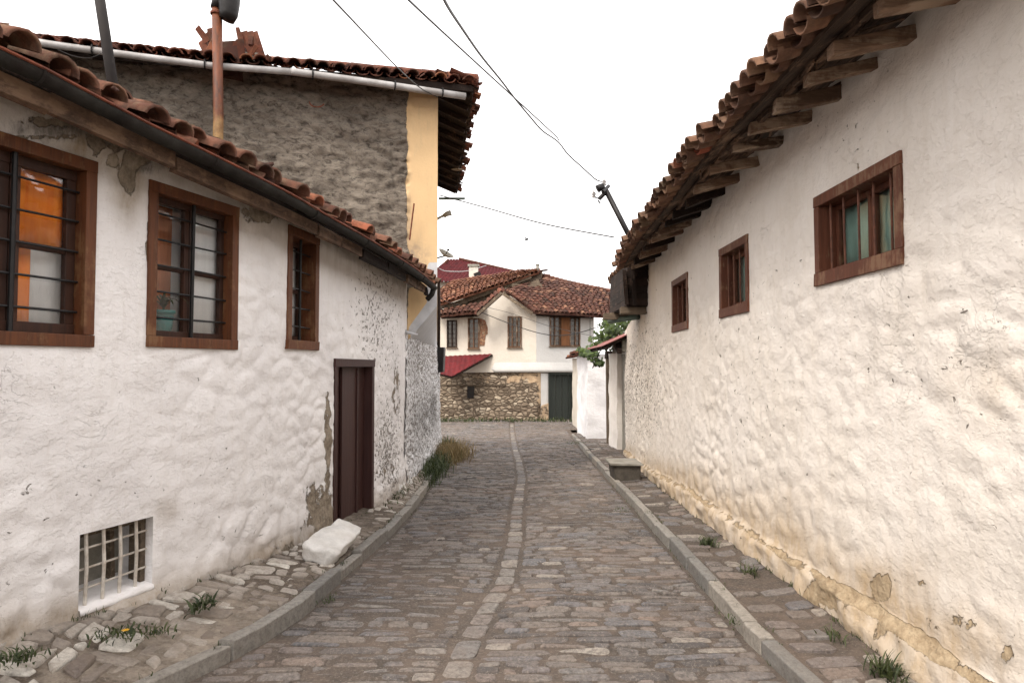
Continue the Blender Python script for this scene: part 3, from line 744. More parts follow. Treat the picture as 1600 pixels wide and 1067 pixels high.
def wframe(pl, rc, side=1):
    a, b = pl.at(rc[0]), pl.at(rc[1]); u = (b - a).normalized(); n = V((u.y, -u.x)) * side
    return Fr((a.x, a.y, 0), (u.x, u.y, 0), (n.x, n.y, 0)), (b - a).length
def frame_boxes(mb, F, a0, a1, c0, c1, w_, b0, b1, j=0, bot=None):
    bot = bot or w_
    mb.tone = U(.3, .7); mb.box(F, a0, a1, b0, b1, c1 - w_, c1, j); mb.tone = U(.3, .7); mb.box(F, a0, a1, b0, b1 + .004, c0, c0 + bot, j)
    mb.tone = U(.3, .7); mb.box(F, a0 + .001, a0 + w_, b0, b1 - .003, c0 + bot, c1 - w_, j); mb.tone = U(.3, .7); mb.box(F, a1 - w_, a1 - .001, b0, b1 - .003, c0 + bot, c1 - w_, j)
def casement(parent, pl, rc, side, wood, fw, sw, leaves, depth, zbars, vbar, ironm, glass=None, midbar=True, lbl=None, fb=None):
    F, W = wframe(pl, rc, side); c0, c1 = rc[2], rc[3]
    mb = MB(); frame_boxes(mb, F, 0, W, c0, c1, fw, -.16, .018, .002, fb)
    win = mb.build('window', M[wood], parent, bev=.004)
    if lbl: lab(win, lbl)
    in0, in1, iz0, iz1 = fw, W - fw, c0 + (fb or fw), c1 - fw; n = leaves; lw = (in1 - in0) / n
    for k in range(n):
        a0, a1 = in0 + lw * k + .002, in0 + lw * (k + 1) - .002
        mb = MB(); frame_boxes(mb, F, a0, a1, iz0 + .002, iz1 - .002, sw, -depth - .04, -depth)
        mz = lerp(iz0, iz1, .5); mb.tone = .5
        if midbar: mb.box(F, a0 + sw, a1 - sw, -depth - .035, -depth - .008, mz - .018, mz + .018)
        sa = mb.build('sash', M['wood_dark' if wood == 'wood_w' else wood], win, bev=.003)
        mb = MB(); mb.box(F, a0 + sw - .004, a1 - sw + .004, -depth - .026, -depth - .022, iz0 + sw - .004, iz1 - sw + .004); mb.build('pane', glass or M['glass'], win)
    if zbars or vbar:
        mb = MB()
        for k in range(zbars):
            z = lerp(iz0, iz1, (k + .75) / (zbars + .45)); mb.tube([F(in0 - .004, -.045, z), F((in0 + in1) / 2, -.04, z + U(-.004, .004)), F(in1 + .004, -.045, z + U(-.006, .006))], .0075, 6)
        for k in range(vbar):
            a = lerp(in0, in1, (k + 1) / (vbar + 1)); mb.tube([F(a, -.034, iz0 - .006), F(a + U(-.004, .004), -.03, iz1 + .004)], .014 if vbar == 1 else .008, 6)
        mb.build('grille', M[ironm], win)
    return F, W, iz0, iz1, in0, in1, win
def cloth(name, F, a0, a1, c0, c1, b, m, label, cat='curtain', fold=.015, fq=26, group=None):
    mb = MB(); n = max(8, int((a1 - a0) / .015)); vs = []
    for i in range(n + 1):
        a = lerp(a0, a1, i / n)
        for c in (c0, (c0 + c1) / 2, c1): vs.append(F(a, b + fold * math.sin(a * fq + .5 * math.sin(a * 9)) * (1 if c < c1 else .5), c + (U(-.004, .004) if c == c0 else 0)))
    mb.add(vs, [(i * 3 + j, i * 3 + 3 + j, i * 3 + 4 + j, i * 3 + 1 + j) for i in range(n) for j in (0, 1)])
    return tag(mb.build(name, m, None, smooth=True, solid=.003), label, cat, group)
# window 1 (cut by the frame edge)
F, Wd, z0, z1, i0, i1, _ = casement(house, PL, W1, 1, 'wood_w', .072, .058, 2, .06, 5, 1, 'iron', lbl='largest brown window, nearest the camera, with an orange curtain behind its bars')
mid = (i0 + i1) / 2
cloth('curtain', F, i0 + .02, i1 - .01, lerp(z0, z1, .52), z1, -.125, M['orange_cloth'], 'orange half curtain gathered across the top of the nearest left window')
cloth('curtain', F, mid + .02, mid + .02 + (i1 - mid) * .40, z0 - .03, lerp(z0, z1, .535), -.135, M['orange_cloth'], 'narrow orange curtain strip below the half curtain in the nearest left window', fq=10)
cloth('curtain', F, i0, i1 + .16, z0 - .05, z1 + .02, -.165, M['grey_cloth'], 'pale grey net curtain behind the orange one in the nearest left window', fold=.008)
# window 2
F2, Wd2, z0, z1, i0, i1, _ = casement(house, PL, W2, 1, 'wood_w', .072, .042, 2, .06, 5, 1, 'iron', lbl='middle brown window with a teal flower pot behind its bars')
mid = (i0 + i1) / 2
cloth('curtain', F2, i0 + .18, i0 + .24 + (mid - i0) * .5, z0 - .02, z1, -.27, M['salmon_cloth'], 'salmon curtain strip at the left of the window with the teal pot', fq=12)
cloth('curtain', F2, i0 - .05, i1 + .4, z0 - .05, z1 + .02, -.29, M['grey_cloth'], 'pale grey net curtain behind the teal pot in the middle window', fold=.008)
cloth('curtain', F2, mid + .07, i1 + .13, z0 + .01, z1, -.125, M['grey_cloth'], 'whitish net curtain added to lighten the right half of the middle window', fold=.004)  # extra cloth close behind the glass, added to brighten the right panes
# teal pot with leaves
pc = F2(i0 + .26, -.185, z0 + .02)
pot = thing('potted_plant', 'trailing green plant in a teal plastic pot on the middle window sill', 'potted plant', pc)
mb = MB(); vs = []; fs = []; n = 20; prof = [(.0, 0), (.052, 0), (.062, .09), (.070, .15), (.078, .152), (.078, .175), (.070, .176), (.066, .16), (0, .155)]
for (r, z) in prof:
    for k in range(n): a = 2 * math.pi * k / n; vs.append(pc + V((r * math.cos(a), r * math.sin(a), z)))
for i in range(len(prof) - 1):
    for k in range(n): b = (k + 1) % n; fs.append((i * n + k, i * n + b, i * n + n + b, i * n + n + k))
mb.add(vs, fs); mb.build('pot', M['teal'], pot, smooth=True)
mb = MB()
def blade(mb, p, az, l, w, droop, tone, n=5, up=1.0):
    mb.tone = tone; d = V((math.cos(az), math.sin(az), 0)); sd = V((-d.y, d.x, 0)); vs = []; q = V(p); ang = math.radians(80) * up
    for i in range(n + 1):
        t = i / n; ww = w * math.sin(math.pi * min(1, .15 + .85 * t)) if i < n else .0005
        vs += [q + sd * ww, q - sd * ww]; q = q + (d * math.cos(ang) + V((0, 0, math.sin(ang)))) * l / n; ang -= droop / n
    mb.add(vs, [(2 * i, 2 * i + 1, 2 * i + 3, 2 * i + 2) for i in range(n)])
for k in range(26): blade(mb, pc + V((0, 0, .16)), U(0, 6.28), U(.16, .32), .009, U(1.2, 3.0), R())
mb.build('leaves', M['leaf_dk'], pot, smooth=True)
mb = MB(); mb.box(F2, i0 - .02, i1 + .02, -.32, -.125, z0 - .02, z0 + .018); mb.build('window_sill', M['wood_w'], house)
# window 3
F3, Wd3, z0, z1, i0, i1, _ = casement(house, PL, W3, 1, 'wood_w', .085, .045, 2, .13, 5, 1, 'iron', lbl='dark narrow-looking brown window nearest the maroon door')
cloth('curtain', F3, i0 - .03, i1 + .25, z0 - .05, z1 + .02, -.19, M['grey_cloth'], 'pale grey curtain inside the window nearest the maroon door', fold=.012)
# interior blockers so that rooms read dark
for (F_, W_, rc) in ((F, Wd, W1), (F2, Wd2, W2), (F3, Wd3, W3)): mb = MB(); mb.box(F_, -.1, W_ + .5, -.62, -.60, rc[2] - .1, rc[3] + .1); mb.build('dark_backing', M['dark'], house)
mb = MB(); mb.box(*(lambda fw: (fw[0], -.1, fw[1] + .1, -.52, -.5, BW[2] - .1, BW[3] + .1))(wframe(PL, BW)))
mb.build('dark_backing', M['dark'], house)
# door
FD, WD = wframe(PL, DL); zb = zr(7.4) + .02; zt = DL[3]
mb = MB(); fw = .085
mb.tone = .5; mb.box(FD, 0, WD, -.2, .02, zt - fw, zt, .003); mb.box(FD, .002, fw, -.2, .015, zb - .1, zt - fw, .002); mb.box(FD, WD - fw, WD - .002, -.2, .015, zb - .1, zt - fw, .002)
door = mb.build('door_frame', M['door'], house, bev=.004)
leafw = (WD - 2 * fw)
mb = MB(); k = [0, .28, .70, 1.0]
for i in range(3):
    a0, a1 = fw + leafw * k[i] + .006, fw + leafw * k[i + 1] - .006; mb.tone = U(.3, .7)
    bb = (-.12, -.085) if i != 1 else (-.10, -.065)
    mb.box(FD, a0, a1, *bb, zb + .03, zt - fw - .004, .002)
mb.box(FD, fw + leafw * .26, fw + leafw * .295, -.075, -.05, zb + .03, zt - fw - .02); mb.box(FD, fw + leafw * .69, fw + leafw * .725, -.07, -.048, zb + .03, zt - fw - .02)
mb.build('door', M['door'], house, bev=.003)
mb = MB(); mb.box(FD, fw, WD - fw, -.2, -.16, zb - .1, zt - .02); mb.build('dark_backing', M['dark'], house)  # added black panel behind the leaf, not a real room wall
mb = MB(); mb.tone = .4; mb.box(FD, -.02, WD + .02, -.3, .14, zb - .12, zb + .015, .006); lab(mb.build('doorstep', M['kerb'], house, bev=.01), 'worn stone threshold')
# basement grille
FB, WB = wframe(PL, BW)
mb = MB(); w_ = .022
mb.box(FB, 0, WB, -.10, -.06, BW[3] - .035, BW[3] - .002); mb.box(FB, .0, .03, -.10, -.06, BW[2], BW[3] - .035); mb.box(FB, WB - .04, WB, -.16, -.06, BW[2], BW[3] - .035)
bw = mb.build('basement_window', M['timber_g'], house, bev=.003)
mb = MB()
for i in range(4): a = WB * (.13 + i * .225); mb.tube([FB(a, -.035, BW[2] - .03), FB(a + .005, -.03, (BW[2] + BW[3]) / 2), FB(a, -.035, BW[3] - .01)], .011, 7)
for i in range(3): z = lerp(BW[2], BW[3], .22 + i * .27); mb.tube([FB(.0, -.055, z), FB(WB, -.055, z + .01)], .007, 6)
mb.build('grille', M['ironw'], bw)
mb = MB(); mb.tone = .4
mb.box(FB, -.02, WB + .02, -.31, -.29, BW[2] - .02, BW[3] + .02); mb.build('boarding', M['cement'], bw)
mb = MB(); mb.tone = .3; mb.beam(FB(.06, -.2, BW[2]), FB(.12, -.22, BW[3]), .03, .04); mb.build('prop', M['timber_g'], bw); mb = MB(); mb.beam(FB(.42, -.24, BW[2]), FB(.40, -.24, BW[3]), .05, .03); mb.build('prop', M['timber_g'], bw)
# whitewashed ledge below the grille
mb = MB(); mb.tone = .6
n = 22; vs = []
for i in range(n + 1):
    a = lerp(.0, WB, i / n); zz = .006 * noise.noise(V((a * 6, 5, 5)))
    for (b, c) in ((-.30, .05), (-.10, .022), (.012, .0), (.02, -.03), (-.04, -.06)): vs.append(FB(a, b + (.006 * noise.noise(V((a * 9, 1, 1)))), BW[2] + c + zz))
mb.add(vs, [(i * 5 + j, i * 5 + 5 + j, i * 5 + 6 + j, i * 5 + 1 + j) for i in range(n) for j in range(4)])
mb.build('ledge', M['plaster_l'], house, smooth=True)
# ================================================================== RIGHT HOUSE
rh = thing('whitewashed_house', 'long white lime-washed house on the right with small red-brown windows under rafters', 'house', (2.6, 6, 0))
def ztabR(y): return interp([(0, .32), (3, .31), (5.5, .27), (8, .24), (12.8, -.07), (15, -.15)], y)
def dispR(s, z, px, py):
    y = PR.at(s).y; zl = ztabR(y) + .015 * noise.noise(V((s * 2.3, 4, 4)))
    d = .02 * fbm(V((s * .8, z * .9, 11.3)), 3) + lumps(s, z, 14.0, .013) + lumps(s, z, 17.0, .003, .17, .1) + .007 * fbm(V((s * 6, z * 7, 12)), 3)
    d += .018 * noise.noise(V((s * .7 + z * .5, z * 2.2, 30))) * sstep(2.6, 3.3, z)
    lo = sstep(zl + .012, zl - .02, z)
    d += lo * (.055 + .03 * noise.noise(V((s * 3, z * 5, 6))) + .025 * noise.noise(V((s * 8, z * 9, 7))) + .05 * sstep(zl - .1, zl - .35, z) * noise.noise(V((s * 2, 3, 3))))
    return d
def attrR(px, py, s, z):
    y = PR.at(s).y; zl = ztabR(y); h = z - zl
    st = .85 * sstep(.02, -.04, h) + .85 * sstep(.38, 0, h) * (.35 + .8 * max(0, noise.noise(V((s * .9, 1, 44))) + .35)) + .17
    st += blobs(px, py, [(1230, 840, 90, 60, .45), (1080, 745, 90, 30, .4), (1500, 1000, 120, 60, .6), (1400, 900, 90, 50, .4), (1560, 600, 80, 60, .3), (1180, 800, 120, 50, .5)])
    pe = .25 * sstep(.02, -.03, h) + (.36 if -.02 < h < .035 else 0) + blobs(px, py, [(1378, 918, 26, 36, .62), (1436, 911, 24, 12, .42), (1408, 940, 8, 16, .42), (1590, 990, 24, 30, .42), (1433, 858, 7, 16, .36), (1452, 885, 10, 20, .36), (1578, 503, 14, 12, .45), (1340, 260, 7, 16, .5), (1460, 1000, 60, 26, .32), (985, 640, 14, 70, .30), (1575, 1020, 26, 26, .5), (1480, 975, 90, 30, .40), (1300, 930, 60, 24, .36), (1560, 960, 50, 30, .38)])
    pit = .12 + blobs(px, py, [(1000, 600, 60, 130, .7), (1150, 600, 160, 200, .25), (1300, 200, 120, 60, .2), (1450, 560, 260, 160, .15)])
    mo = blobs(px, py, [(1570, 1010, 40, 40, .3), (1000, 700, 40, 30, .25), (1570, 1030, 50, 24, .5), (1310, 950, 60, 20, .3)]) + .12 * sstep(-.1, -.3, h)
    return dict(stain=min(1, st), peel=pe, mould=mo, pit=pit)
def rectR(tl, tr, br, bl): return rect(PR, tr, tl, bl, br)
R1 = rectR((1272, 310), (1409, 236), (1415, 412), (1278, 448))
R2 = rectR((1122, 392), (1167, 367), (1174, 487), (1129, 496))
R3 = rectR((1050, 437), (1075, 429), (1077, 515), (1052, 518))
print('R', R1, R2, R3)
sN = PR.hit(1600, 500)[0]
i_ = .025
wall_sheet('wall', PR, .3, PR.L, -.7, 3.62, [M['plaster_r']], rh, dispR, attrR,
           [(r[0] + i_, r[1] - i_, r[2] + i_, r[3] - i_) for r in (R1, R2, R3)], side=-1, ss=.032, zs=.03,
           ztop=lambda s: interp([(0, 3.55), (10.3, 3.55), (11.6, 3.50), (12.2, 3.40), (13.0, 2.8), (15, 2.5), (20, 2.35)], PR.at(s).y), reveal=.25)
mb = MB(); mb.box(WORLD, 5.6, 5.8, -1, 15, -.6, 4.6); mb.box(WORLD, 2.15, 5.6, -1.0, -.85, -.6, 3.6); mb.box(WORLD, 2.55, 5.6, 14.4, 14.6, -.6, 2.5); mb.build('back_wall', M['plaster_r'], rh)
# eave
ER = [(-1, 3.38), (3.4, 3.385), (4.2, 3.39), (5.3, 3.41), (6.7, 3.33), (8.5, 3.29), (10.2, 3.265), (11.2, 3.25)]
SLR = .34; cR, sR = math.cos(math.atan(SLR)), math.sin(math.atan(SLR))
def FRr(s, t, h):
    s = max(0, min(PR.L, s)); c = PR.at(s); tt = PR.tan(s); n = V((-tt.y, tt.x)); off = interp([(9, .60), (11, .55)], c.y)
    z = interp(ER, c.y) + .02 * noise.noise(V((s * .8, t * .8, 40)))
    q = c + n * (off + .01 * noise.noise(V((s * 1.3, 2, 2)))) - n * (t * cR) + n * (h * sR)
    return V((q.x, q.y, z + t * sR + h * cR))
sE = 0
while PR.at(sE).y < 11.0: sE += .02
mb = MB()
tiles(mb, FRr, sE, 4.0, w=.158, step=.31, r=.076, hh=.07, js=.014, jt=.05, orange=.0)
mb.build('roof', M['tile_r'], rh, smooth=True)
mb = MB(); mb.tone = .45; t = .10; k = 0
while t < .8:
    w_ = U(.09, .16); mb.tone = U(0, 1)
    def Fb(s, q, h): return FRr(s, q, h)
    sheet(mb, Fb, .05, sE - U(0, .1), t + .005, t + w_ - .005, 40, 1, -.018 + U(-.004, .002), .004); t += w_
mb.build('eave_boarding', M['timber_y'], rh)
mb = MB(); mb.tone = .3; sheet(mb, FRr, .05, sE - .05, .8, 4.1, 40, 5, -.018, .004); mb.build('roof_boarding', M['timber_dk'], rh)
# ragged batten at the rafter tips
s = .1; k = 0
while s < sE - .2:
    e = min(sE - .02, s + U(.5, 1.5)); mb = MB(); mb.tone = U(.2, 1); n = 5
    for i in range(n):
        q0, q1 = lerp(s, e, i / n), lerp(s, e, (i + 1) / n) - .004
        mb.beam(FRr(q0, .235 + U(-.006, .006), -.04), FRr(q1, .235 + U(-.006, .006), -.04), U(.025, .045), U(.03, .045), j=.01)
    mb.build('eave_batten', M['timber_y'], rh, bev=.005); s = e + U(0, .1)
ry = [.8, 1.3, 1.75, 2.2, 2.65, 3.1, 3.52, 3.92, 4.28, 4.74, 5.27, 5.75, 6.26, 6.72, 7.15, 7.6, 8.05, 8.5, 9.0, 9.5, 10.0, 10.5]
for y in ry:
    s = 0
    while PR.at(s).y < y: s += .01
    a = FRr(s, .17 + U(-.03, .04), -.078 + U(-.015, .0)); b = FRr(s + U(-.04, .04), .74, -.085 + U(-.02, .0)); b.z = min(b.z, 3.475)
    mb = MB(); mb.tone = U(.0, 1)
    w_, h_ = U(.07, .12), U(.06, .10); n = 4; prev = None
    vs = []
    for i in range(n + 1):
        p = a.lerp(b, i / n); jj = lambda: U(-.007, .007)
        ww = w_ * (1 - .15 * (i == 0)); vs += [p + V((jj(), -ww / 2 + jj(), -h_ / 2 + jj())), p + V((jj(), ww / 2 + jj(), -h_ / 2 + jj())), p + V((jj(), ww / 2 + jj(), h_ / 2)), p + V((jj(), -ww / 2 + jj(), h_ / 2))]
    fs = [(i * 4 + k, i * 4 + (k + 1) % 4, i * 4 + 4 + (k + 1) % 4, i * 4 + 4 + k) for i in range(n) for k in range(4)] + [(3, 2, 1, 0), tuple(n * 4 + k for k in range(4))]
    mb.add(vs, fs); mb.build('rafter', M['timber'] if R() < (.85 if y < 6 else .35) else M['timber_dk'], rh, bev=.007)  # far rafters mostly near-black: deeper shade there put into the colour
# stray splintered laths
for k in range(30):
    mb = MB(); s = U(1.6, sE - .2); t = U(.12, .6); mb.tone = R(); p = FRr(s, t, -.05); q = p + V((U(-.16, .16), U(-.5, .5), U(-.015, .02))); mb.beam(p, q, .012, U(.01, .03), j=.003)
    mb.build('broken_lath', M['timber_y'], rh)
# boarded bay at the far end of the eave
mb = MB()
def bx(mb, x0, x1, y0, y1, z0, z1, j=0): mb.box(WORLD, x0, x1, y0, y1, z0, z1, j)
z = 2.72; k = 0
while z < 3.42:
    h_ = U(.10, .14); mb.tone = U(0, 1)
    bx(mb, 1.90 + .035 * (z - 2.7) + U(-.01, .01), 2.42, 11.35 + U(0, .015), 11.39, z, z + h_ - .008, .004); bx(mb, 1.92 + .03 * (z - 2.7), 1.95 + U(0, .01), 11.41, 13.4, z, z + h_ - .006, .003); z += h_
mb.build('bay_boarding', M['timber_dk'], rh)
mb = MB(); mb.tone = .1; bx(mb, 1.94, 2.6, 11.42, 13.3, 2.70, 3.36); mb.build('bay_core', M['timber_dk'], rh)
mb = MB()
for x, y0 in ((1.86, 11.30), (2.0, 11.28)): mb.tone = R(); mb.beam((x, y0, 3.30), (x + .04, y0, 2.72), .06, .05, (0, 1, 0), .004)
mb.beam((2.15, 11.25, 3.45), (2.31, 11.2, 2.98), .03, .03); mb.build('bay_post', M['timber_dk'], rh)
mb = MB(); mb.tone = .9; bx(mb, 1.84, 2.5, 11.5, 11.66, 2.58, 2.70, .008); bx(mb, 1.74, 2.5, 12.9, 13.04, 2.58, 2.70, .008); mb.build('bay_beam', M['timber_g'], rh, bev=.008)
def FBay(s, t, h): return V((1.99 + t * .95 - h * .3, 11.15 + s, 3.36 + t * .3 + h))
mb = MB(); tiles(mb, FBay, 2.6, 1.6, w=.2, seg=6); sheet(mb, FBay, 0, 2.6, .02, 1.7, 3, 3, -.02, 0); mb.build('bay_roof', M['tile_r'], rh, smooth=True)

# windows of the right house
def rwin(rc, lbl, nb, leaves, cl=None, sw=.045):
    F, W, z0, z1, i0, i1, w = casement(rh, PR, rc, -1, 'wood_r', .075, sw, leaves, .10, 0, 0, 'ironr', M['glass_dk'], midbar=False, lbl=lbl, fb=.09)
    mb = MB()
    for k in range(nb): a = lerp(i0, i1, (k + .6) / nb); mb.tube([F(a, -.04, z0 - .03), F(a + U(-.004, .004), -.035, z1 + .02)], .0075, 6)
    mb.build('grille', M['ironr'], w)
    mb = MB(); mb.box(F, -.2, W + .2, -.6, -.58, z0 - .2, z1 + .2); mb.build('dark_backing', M['dark'], rh)  # added black panel so that the room behind reads dark
    return F, W, z0, z1, i0, i1
F, W, z0, z1, i0, i1 = rwin(R1, 'largest red-brown window with grey green curtains, nearest the camera', 5, 2, sw=.035)
cloth('curtain', F, i0, i1 + .14, z0 - .02, z1 + .02, -.165, M['teal_cloth'], 'grey green curtain behind the bars of the largest window on the right', fold=.01)
F, W, z0, z1, i0, i1 = rwin(R2, 'middle red-brown window', 4, 1)
cloth('curtain', F, i0, lerp(i0, i1, .85), z0 - .02, z1 + .02, -.165, M['teal_cloth'], 'grey green curtain inside the middle window on the right', fold=.012)
F, W, z0, z1, i0, i1 = rwin(R3, 'smallest and farthest red-brown window', 3, 1)

# ================================================================== TALL HOUSE
th = thing('two_storey_house', 'tall old house with rough grey rendered front, ochre corner strip and dark tiled eaves', 'house', (-3, 11.5, 0))
A = V((-1.15, 10.45)); dF = V((-.952, -.307)); Lf = 6.95; B0 = A + dF * Lf
PT = Plan([(B0.x, B0.y), (A.x, A.y)], 1); PT.p = [B0, A]; PT.s = [0, Lf]
def dispT(s, z, px, py):
    if px > 640: return .008 * noise.noise(V((s * 2, z * 2, 50)))
    f = sstep(642, 634, px)
    w = noise.noise(V((s * 2, z * 2, 60)))
    return f * (lumps(s, z, 66, .05, .27, .13) + .035 * noise.noise(V((s * 2.8 + w, z * 5 + w, 61))) + .04 * noise.noise(V((s * 7, z * 11, 62))) + .03 * fbm(V((s * 1.1, z * 1.4, 63)), 3) + .012)
def edge_px(py): return 636 + 5 * noise.noise(V((py * .012, 3, 3))) + 3 * noise.noise(V((py * .05, 1, 3))) + max(0, (py - 380)) * .3 * (py < 450)
def matT(px, py):
    # ochre strip, pale skirt along the slanted underside
    d = (px - 632) * (440 - 510) - (py - 510) * (683 - 632)
    dist = -d / math.hypot(51, 70)
    if px > 628 and dist > -26 and py > 392: 
        if not (px < 634): return 2
    return 1 if px > edge_px(py) else 0
def attrT(px, py, s, z):
    d = (px - 648) * (478 - 526) - (py - 526) * (683 - 648); dist = -d / math.hypot(35, 48)
    return dict(ochre=sstep(-12, 12, px - edge_px(py)), skirt=max(sstep(-20, -12, dist) if px > 640 and py > 380 else 0, sstep(662, 672, px) * sstep(395, 425, py)), stain=blobs(px, py, [(645, 400, 26, 22, .9), (636, 350, 10, 60, .5), (680, 160, 20, 14, .3)]), mould=blobs(px, py, [(640, 380, 16, 30, .3)]), pit=0)
def zbT(s):
    x = PT.at(s).x
    return 2.62 - (A.x - x) / .35 * .45 if x > -1.5 else max(1.0, 2.17 - (-1.5 - x) * 1.0) if x > -1.66 else 1.0
wall_sheet('wall', PT, 0, Lf, .9, 6.1, [M['render']], th, dispT, attrT, ss=.03, zs=.03, zbot=zbT, ztop=lambda s: interp([(0, 5.72), (.4 * Lf, 5.80), (.7 * Lf, 5.93), (Lf, 6.03)], s + .2) + .05)
PS = Plan([(A.x, A.y), (-1.77, 16.1)], 1); PS.p = [A, V((-1.77, 16.1))]; PS.s = [0, (PS.p[1] - A).length]; PS.L = PS.s[1]
wall_sheet('side_wall', PS, 0, PS.L, 2.2, 6.02, [M['ochre']], th, lambda *a: .004 * noise.noise(V((a[0] * 3, a[1] * 3, 5))), lambda *a: {}, ss=.2, zs=.2, zbot=lambda s: lerp(2.62, 2.25, s / PS.L))
PLW = Plan([(-1.57, 10.1), (-1.63, 12), (-1.71, 14.5), (-1.79, 17)])
def dispW(s, z, px, py): return .02 * fbm(V((s * .9, z * 1.1, 71)), 3) + lumps(s, z, 70, .03) + .008 * noise.noise(V((s * 6, z * 7, 7))) + .06 * sstep(.4, -.3, z)
def attrW(px, py, s, z): return dict(mould=blobs(px, py, [(664, 650, 44, 70, .56), (676, 640, 14, 60, .62), (650, 700, 30, 30, .45), (684, 520, 6, 120, .35)]), pit=.62 + blobs(px, py, [(660, 560, 30, 60, .25)]), stain=.1, peel=blobs(px, py, [(660, 570, 30, 8, .25), (640, 690, 14, 50, .3), (684, 560, 6, 120, .3)]))
wall_sheet('lower_wall', PLW, 0, PLW.L, -1.0, 2.2, [M['plaster_t']], th, dispW, attrW, ss=.04, zs=.035)
mb = MB(); n = 12; vs = []
for i in range(n + 1):
    t = i / n; a = A.lerp(V((-1.77, 16.1)), t); b = PLW.at(lerp(.21, PLW.L - .9, t)); za = lerp(2.62, 2.25, t)
    for k in range(5):
        f = k / 4; q = a.lerp(b, f); vs.append((q.x - .002, q.y, lerp(za, 2.14, f) - .03 * math.sin(f * math.pi)))
mb.add(vs, [(i * 5 + k, i * 5 + k + 1, i * 5 + 6 + k, i * 5 + 5 + k) for i in range(n) for k in range(4)])
mb.build('jetty_soffit', M['trim'], th, smooth=True)
mb = MB(); mb.tube([V((-1.66, 10.16, 2.26)), V((-1.56, 10.18, 2.20)), V((-1.42, 10.26, 2.17))], .035, 8, .015); mb.build('jetty_lip', M['trim'], th, smooth=True)
mb = MB(); mb.box(WORLD, -7.8, -7.6, 8.4, 16, -1, 5.7); mb.box(WORLD, -7.6, -1.85, 15.9, 16.0, -1, 5.75); mb.build('back_wall', M['ochre'], th)
# roof
nF = V((.307, -.952)); E1 = V((-.55, 10.22)); LT = 8.2; E0 = E1 + dF * LT
SLT = .42; cT, sT = math.cos(math.atan(SLT)), math.sin(math.atan(SLT))
def FT(s, t, h):
    c = E0.lerp(E1, s / LT); z = interp([(0, 5.69), (.45 * LT, 5.77), (.7 * LT, 5.87), (LT, 5.95)], s) + .02 * noise.noise(V((s, t, 80)))
    q = c - nF * (t * cT) + nF * (h * sT); return V((q.x, q.y, z + t * sT + h * cT))
E2 = V((-1.29, 16.25)); LS = (E2 - E1).length; nS = V(((E2 - E1).y, -(E2 - E1).x)).normalized()
def FS(s, t, h):
    c = E1.lerp(E2, s / LS); z = lerp(5.95, 5.84, s / LS) + .02 * noise.noise(V((s, t, 81)))
    q = c - nS * (t * cT) + nS * (h * sT); return V((q.x, q.y, z + t * sT + h * cT))
mb = MB(); tiles(mb, FT, LT, 3.6, w=.21, keep=lambda s, t: t < (LT - s) * .95 + .05, orange=.02, js=.02, jt=.05)
tiles(mb, FS, LS, 3.2, w=.21, keep=lambda s, t: t < s * .95 + .05, orange=.0, js=.02, jt=.08)
for i in range(9):  # hip tiles
    t = i * .33; a = FT(LT - t * 1.02, t, .09); b = FT(LT - (t + .36) * 1.02, t + .36, .11); mb.tone = U(.3, 1)
    mb.tube([a, b], .085, 8, .07)
def lid(mb, F, corners, h0=-.02, h1=.0):
    vs = [F(s, t, h) for h in (h0, h1) for s, t in corners]; n = len(corners)
    mb.add(vs, [tuple(range(n))[::-1], tuple(range(n, 2 * n))] + [(k, (k + 1) % n, n + (k + 1) % n, n + k) for k in range(n)])
tr = mb.build('roof', M['tile_d'], th, smooth=True)
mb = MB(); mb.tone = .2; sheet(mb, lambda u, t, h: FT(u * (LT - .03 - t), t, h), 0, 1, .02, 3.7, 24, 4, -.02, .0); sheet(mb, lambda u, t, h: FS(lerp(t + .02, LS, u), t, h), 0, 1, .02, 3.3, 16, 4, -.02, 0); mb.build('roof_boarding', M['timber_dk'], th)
for i in range(17):
    s = .35 + i * .46
    if s > LT - .1: break
    mb = MB(); mb.tone = U(0, .6); mb.beam(FT(s, .06, -.07), FT(s, min(1.2, .5 + (LT - s)), -.075), .07, .08, j=.005); mb.build('rafter', M['timber_dk'], th)
for i in range(12):
    s = .3 + i * .5
    mb = MB(); mb.tone = U(0, .6); mb.beam(FS(s, .05, -.07), FS(s, min(1.3, .5 + s), -.075), .07, .08, j=.005); mb.build('rafter', M['timber_dk'], th)
mb = MB(); mb.tone = .2; a = FT(.1, .02, -.05); b = FT(LT - .03, .02, -.05); mb.beam(a, FT(LT * .5, .02, -.05), .03, .09, j=.005); mb.beam(FT(LT * .5 + .01, .02, -.05), b, .03, .09, j=.005); mb.build('fascia_board', M['timber_dk'], th)
# ragged tile ends and laths along the street eave
for i in range(30): mb = MB(); s = U(.1, LS); mb.tone = R(); p = FS(s, .05, -.03); mb.beam(p, p + V((U(.03, .12), U(-.1, .1), U(-.04, .02))), .05, .012, j=.004); mb.build('lath_end', M['timber_dk'], th)
mb = MB(); mb.tone = .8; mb.beam((-1.76, 16.28, 5.72), (-1.13, 16.28, 5.72), .05, .05); mb.build('eave_bar', M['green_pipe'], th)
mb = MB(); mb.tone = .8; mb.beam((-1.15, 13.6, 5.66), (-1.05, 13.9, 5.72), .16, .02); mb.build('eave_patch', M['timber_g'], th)
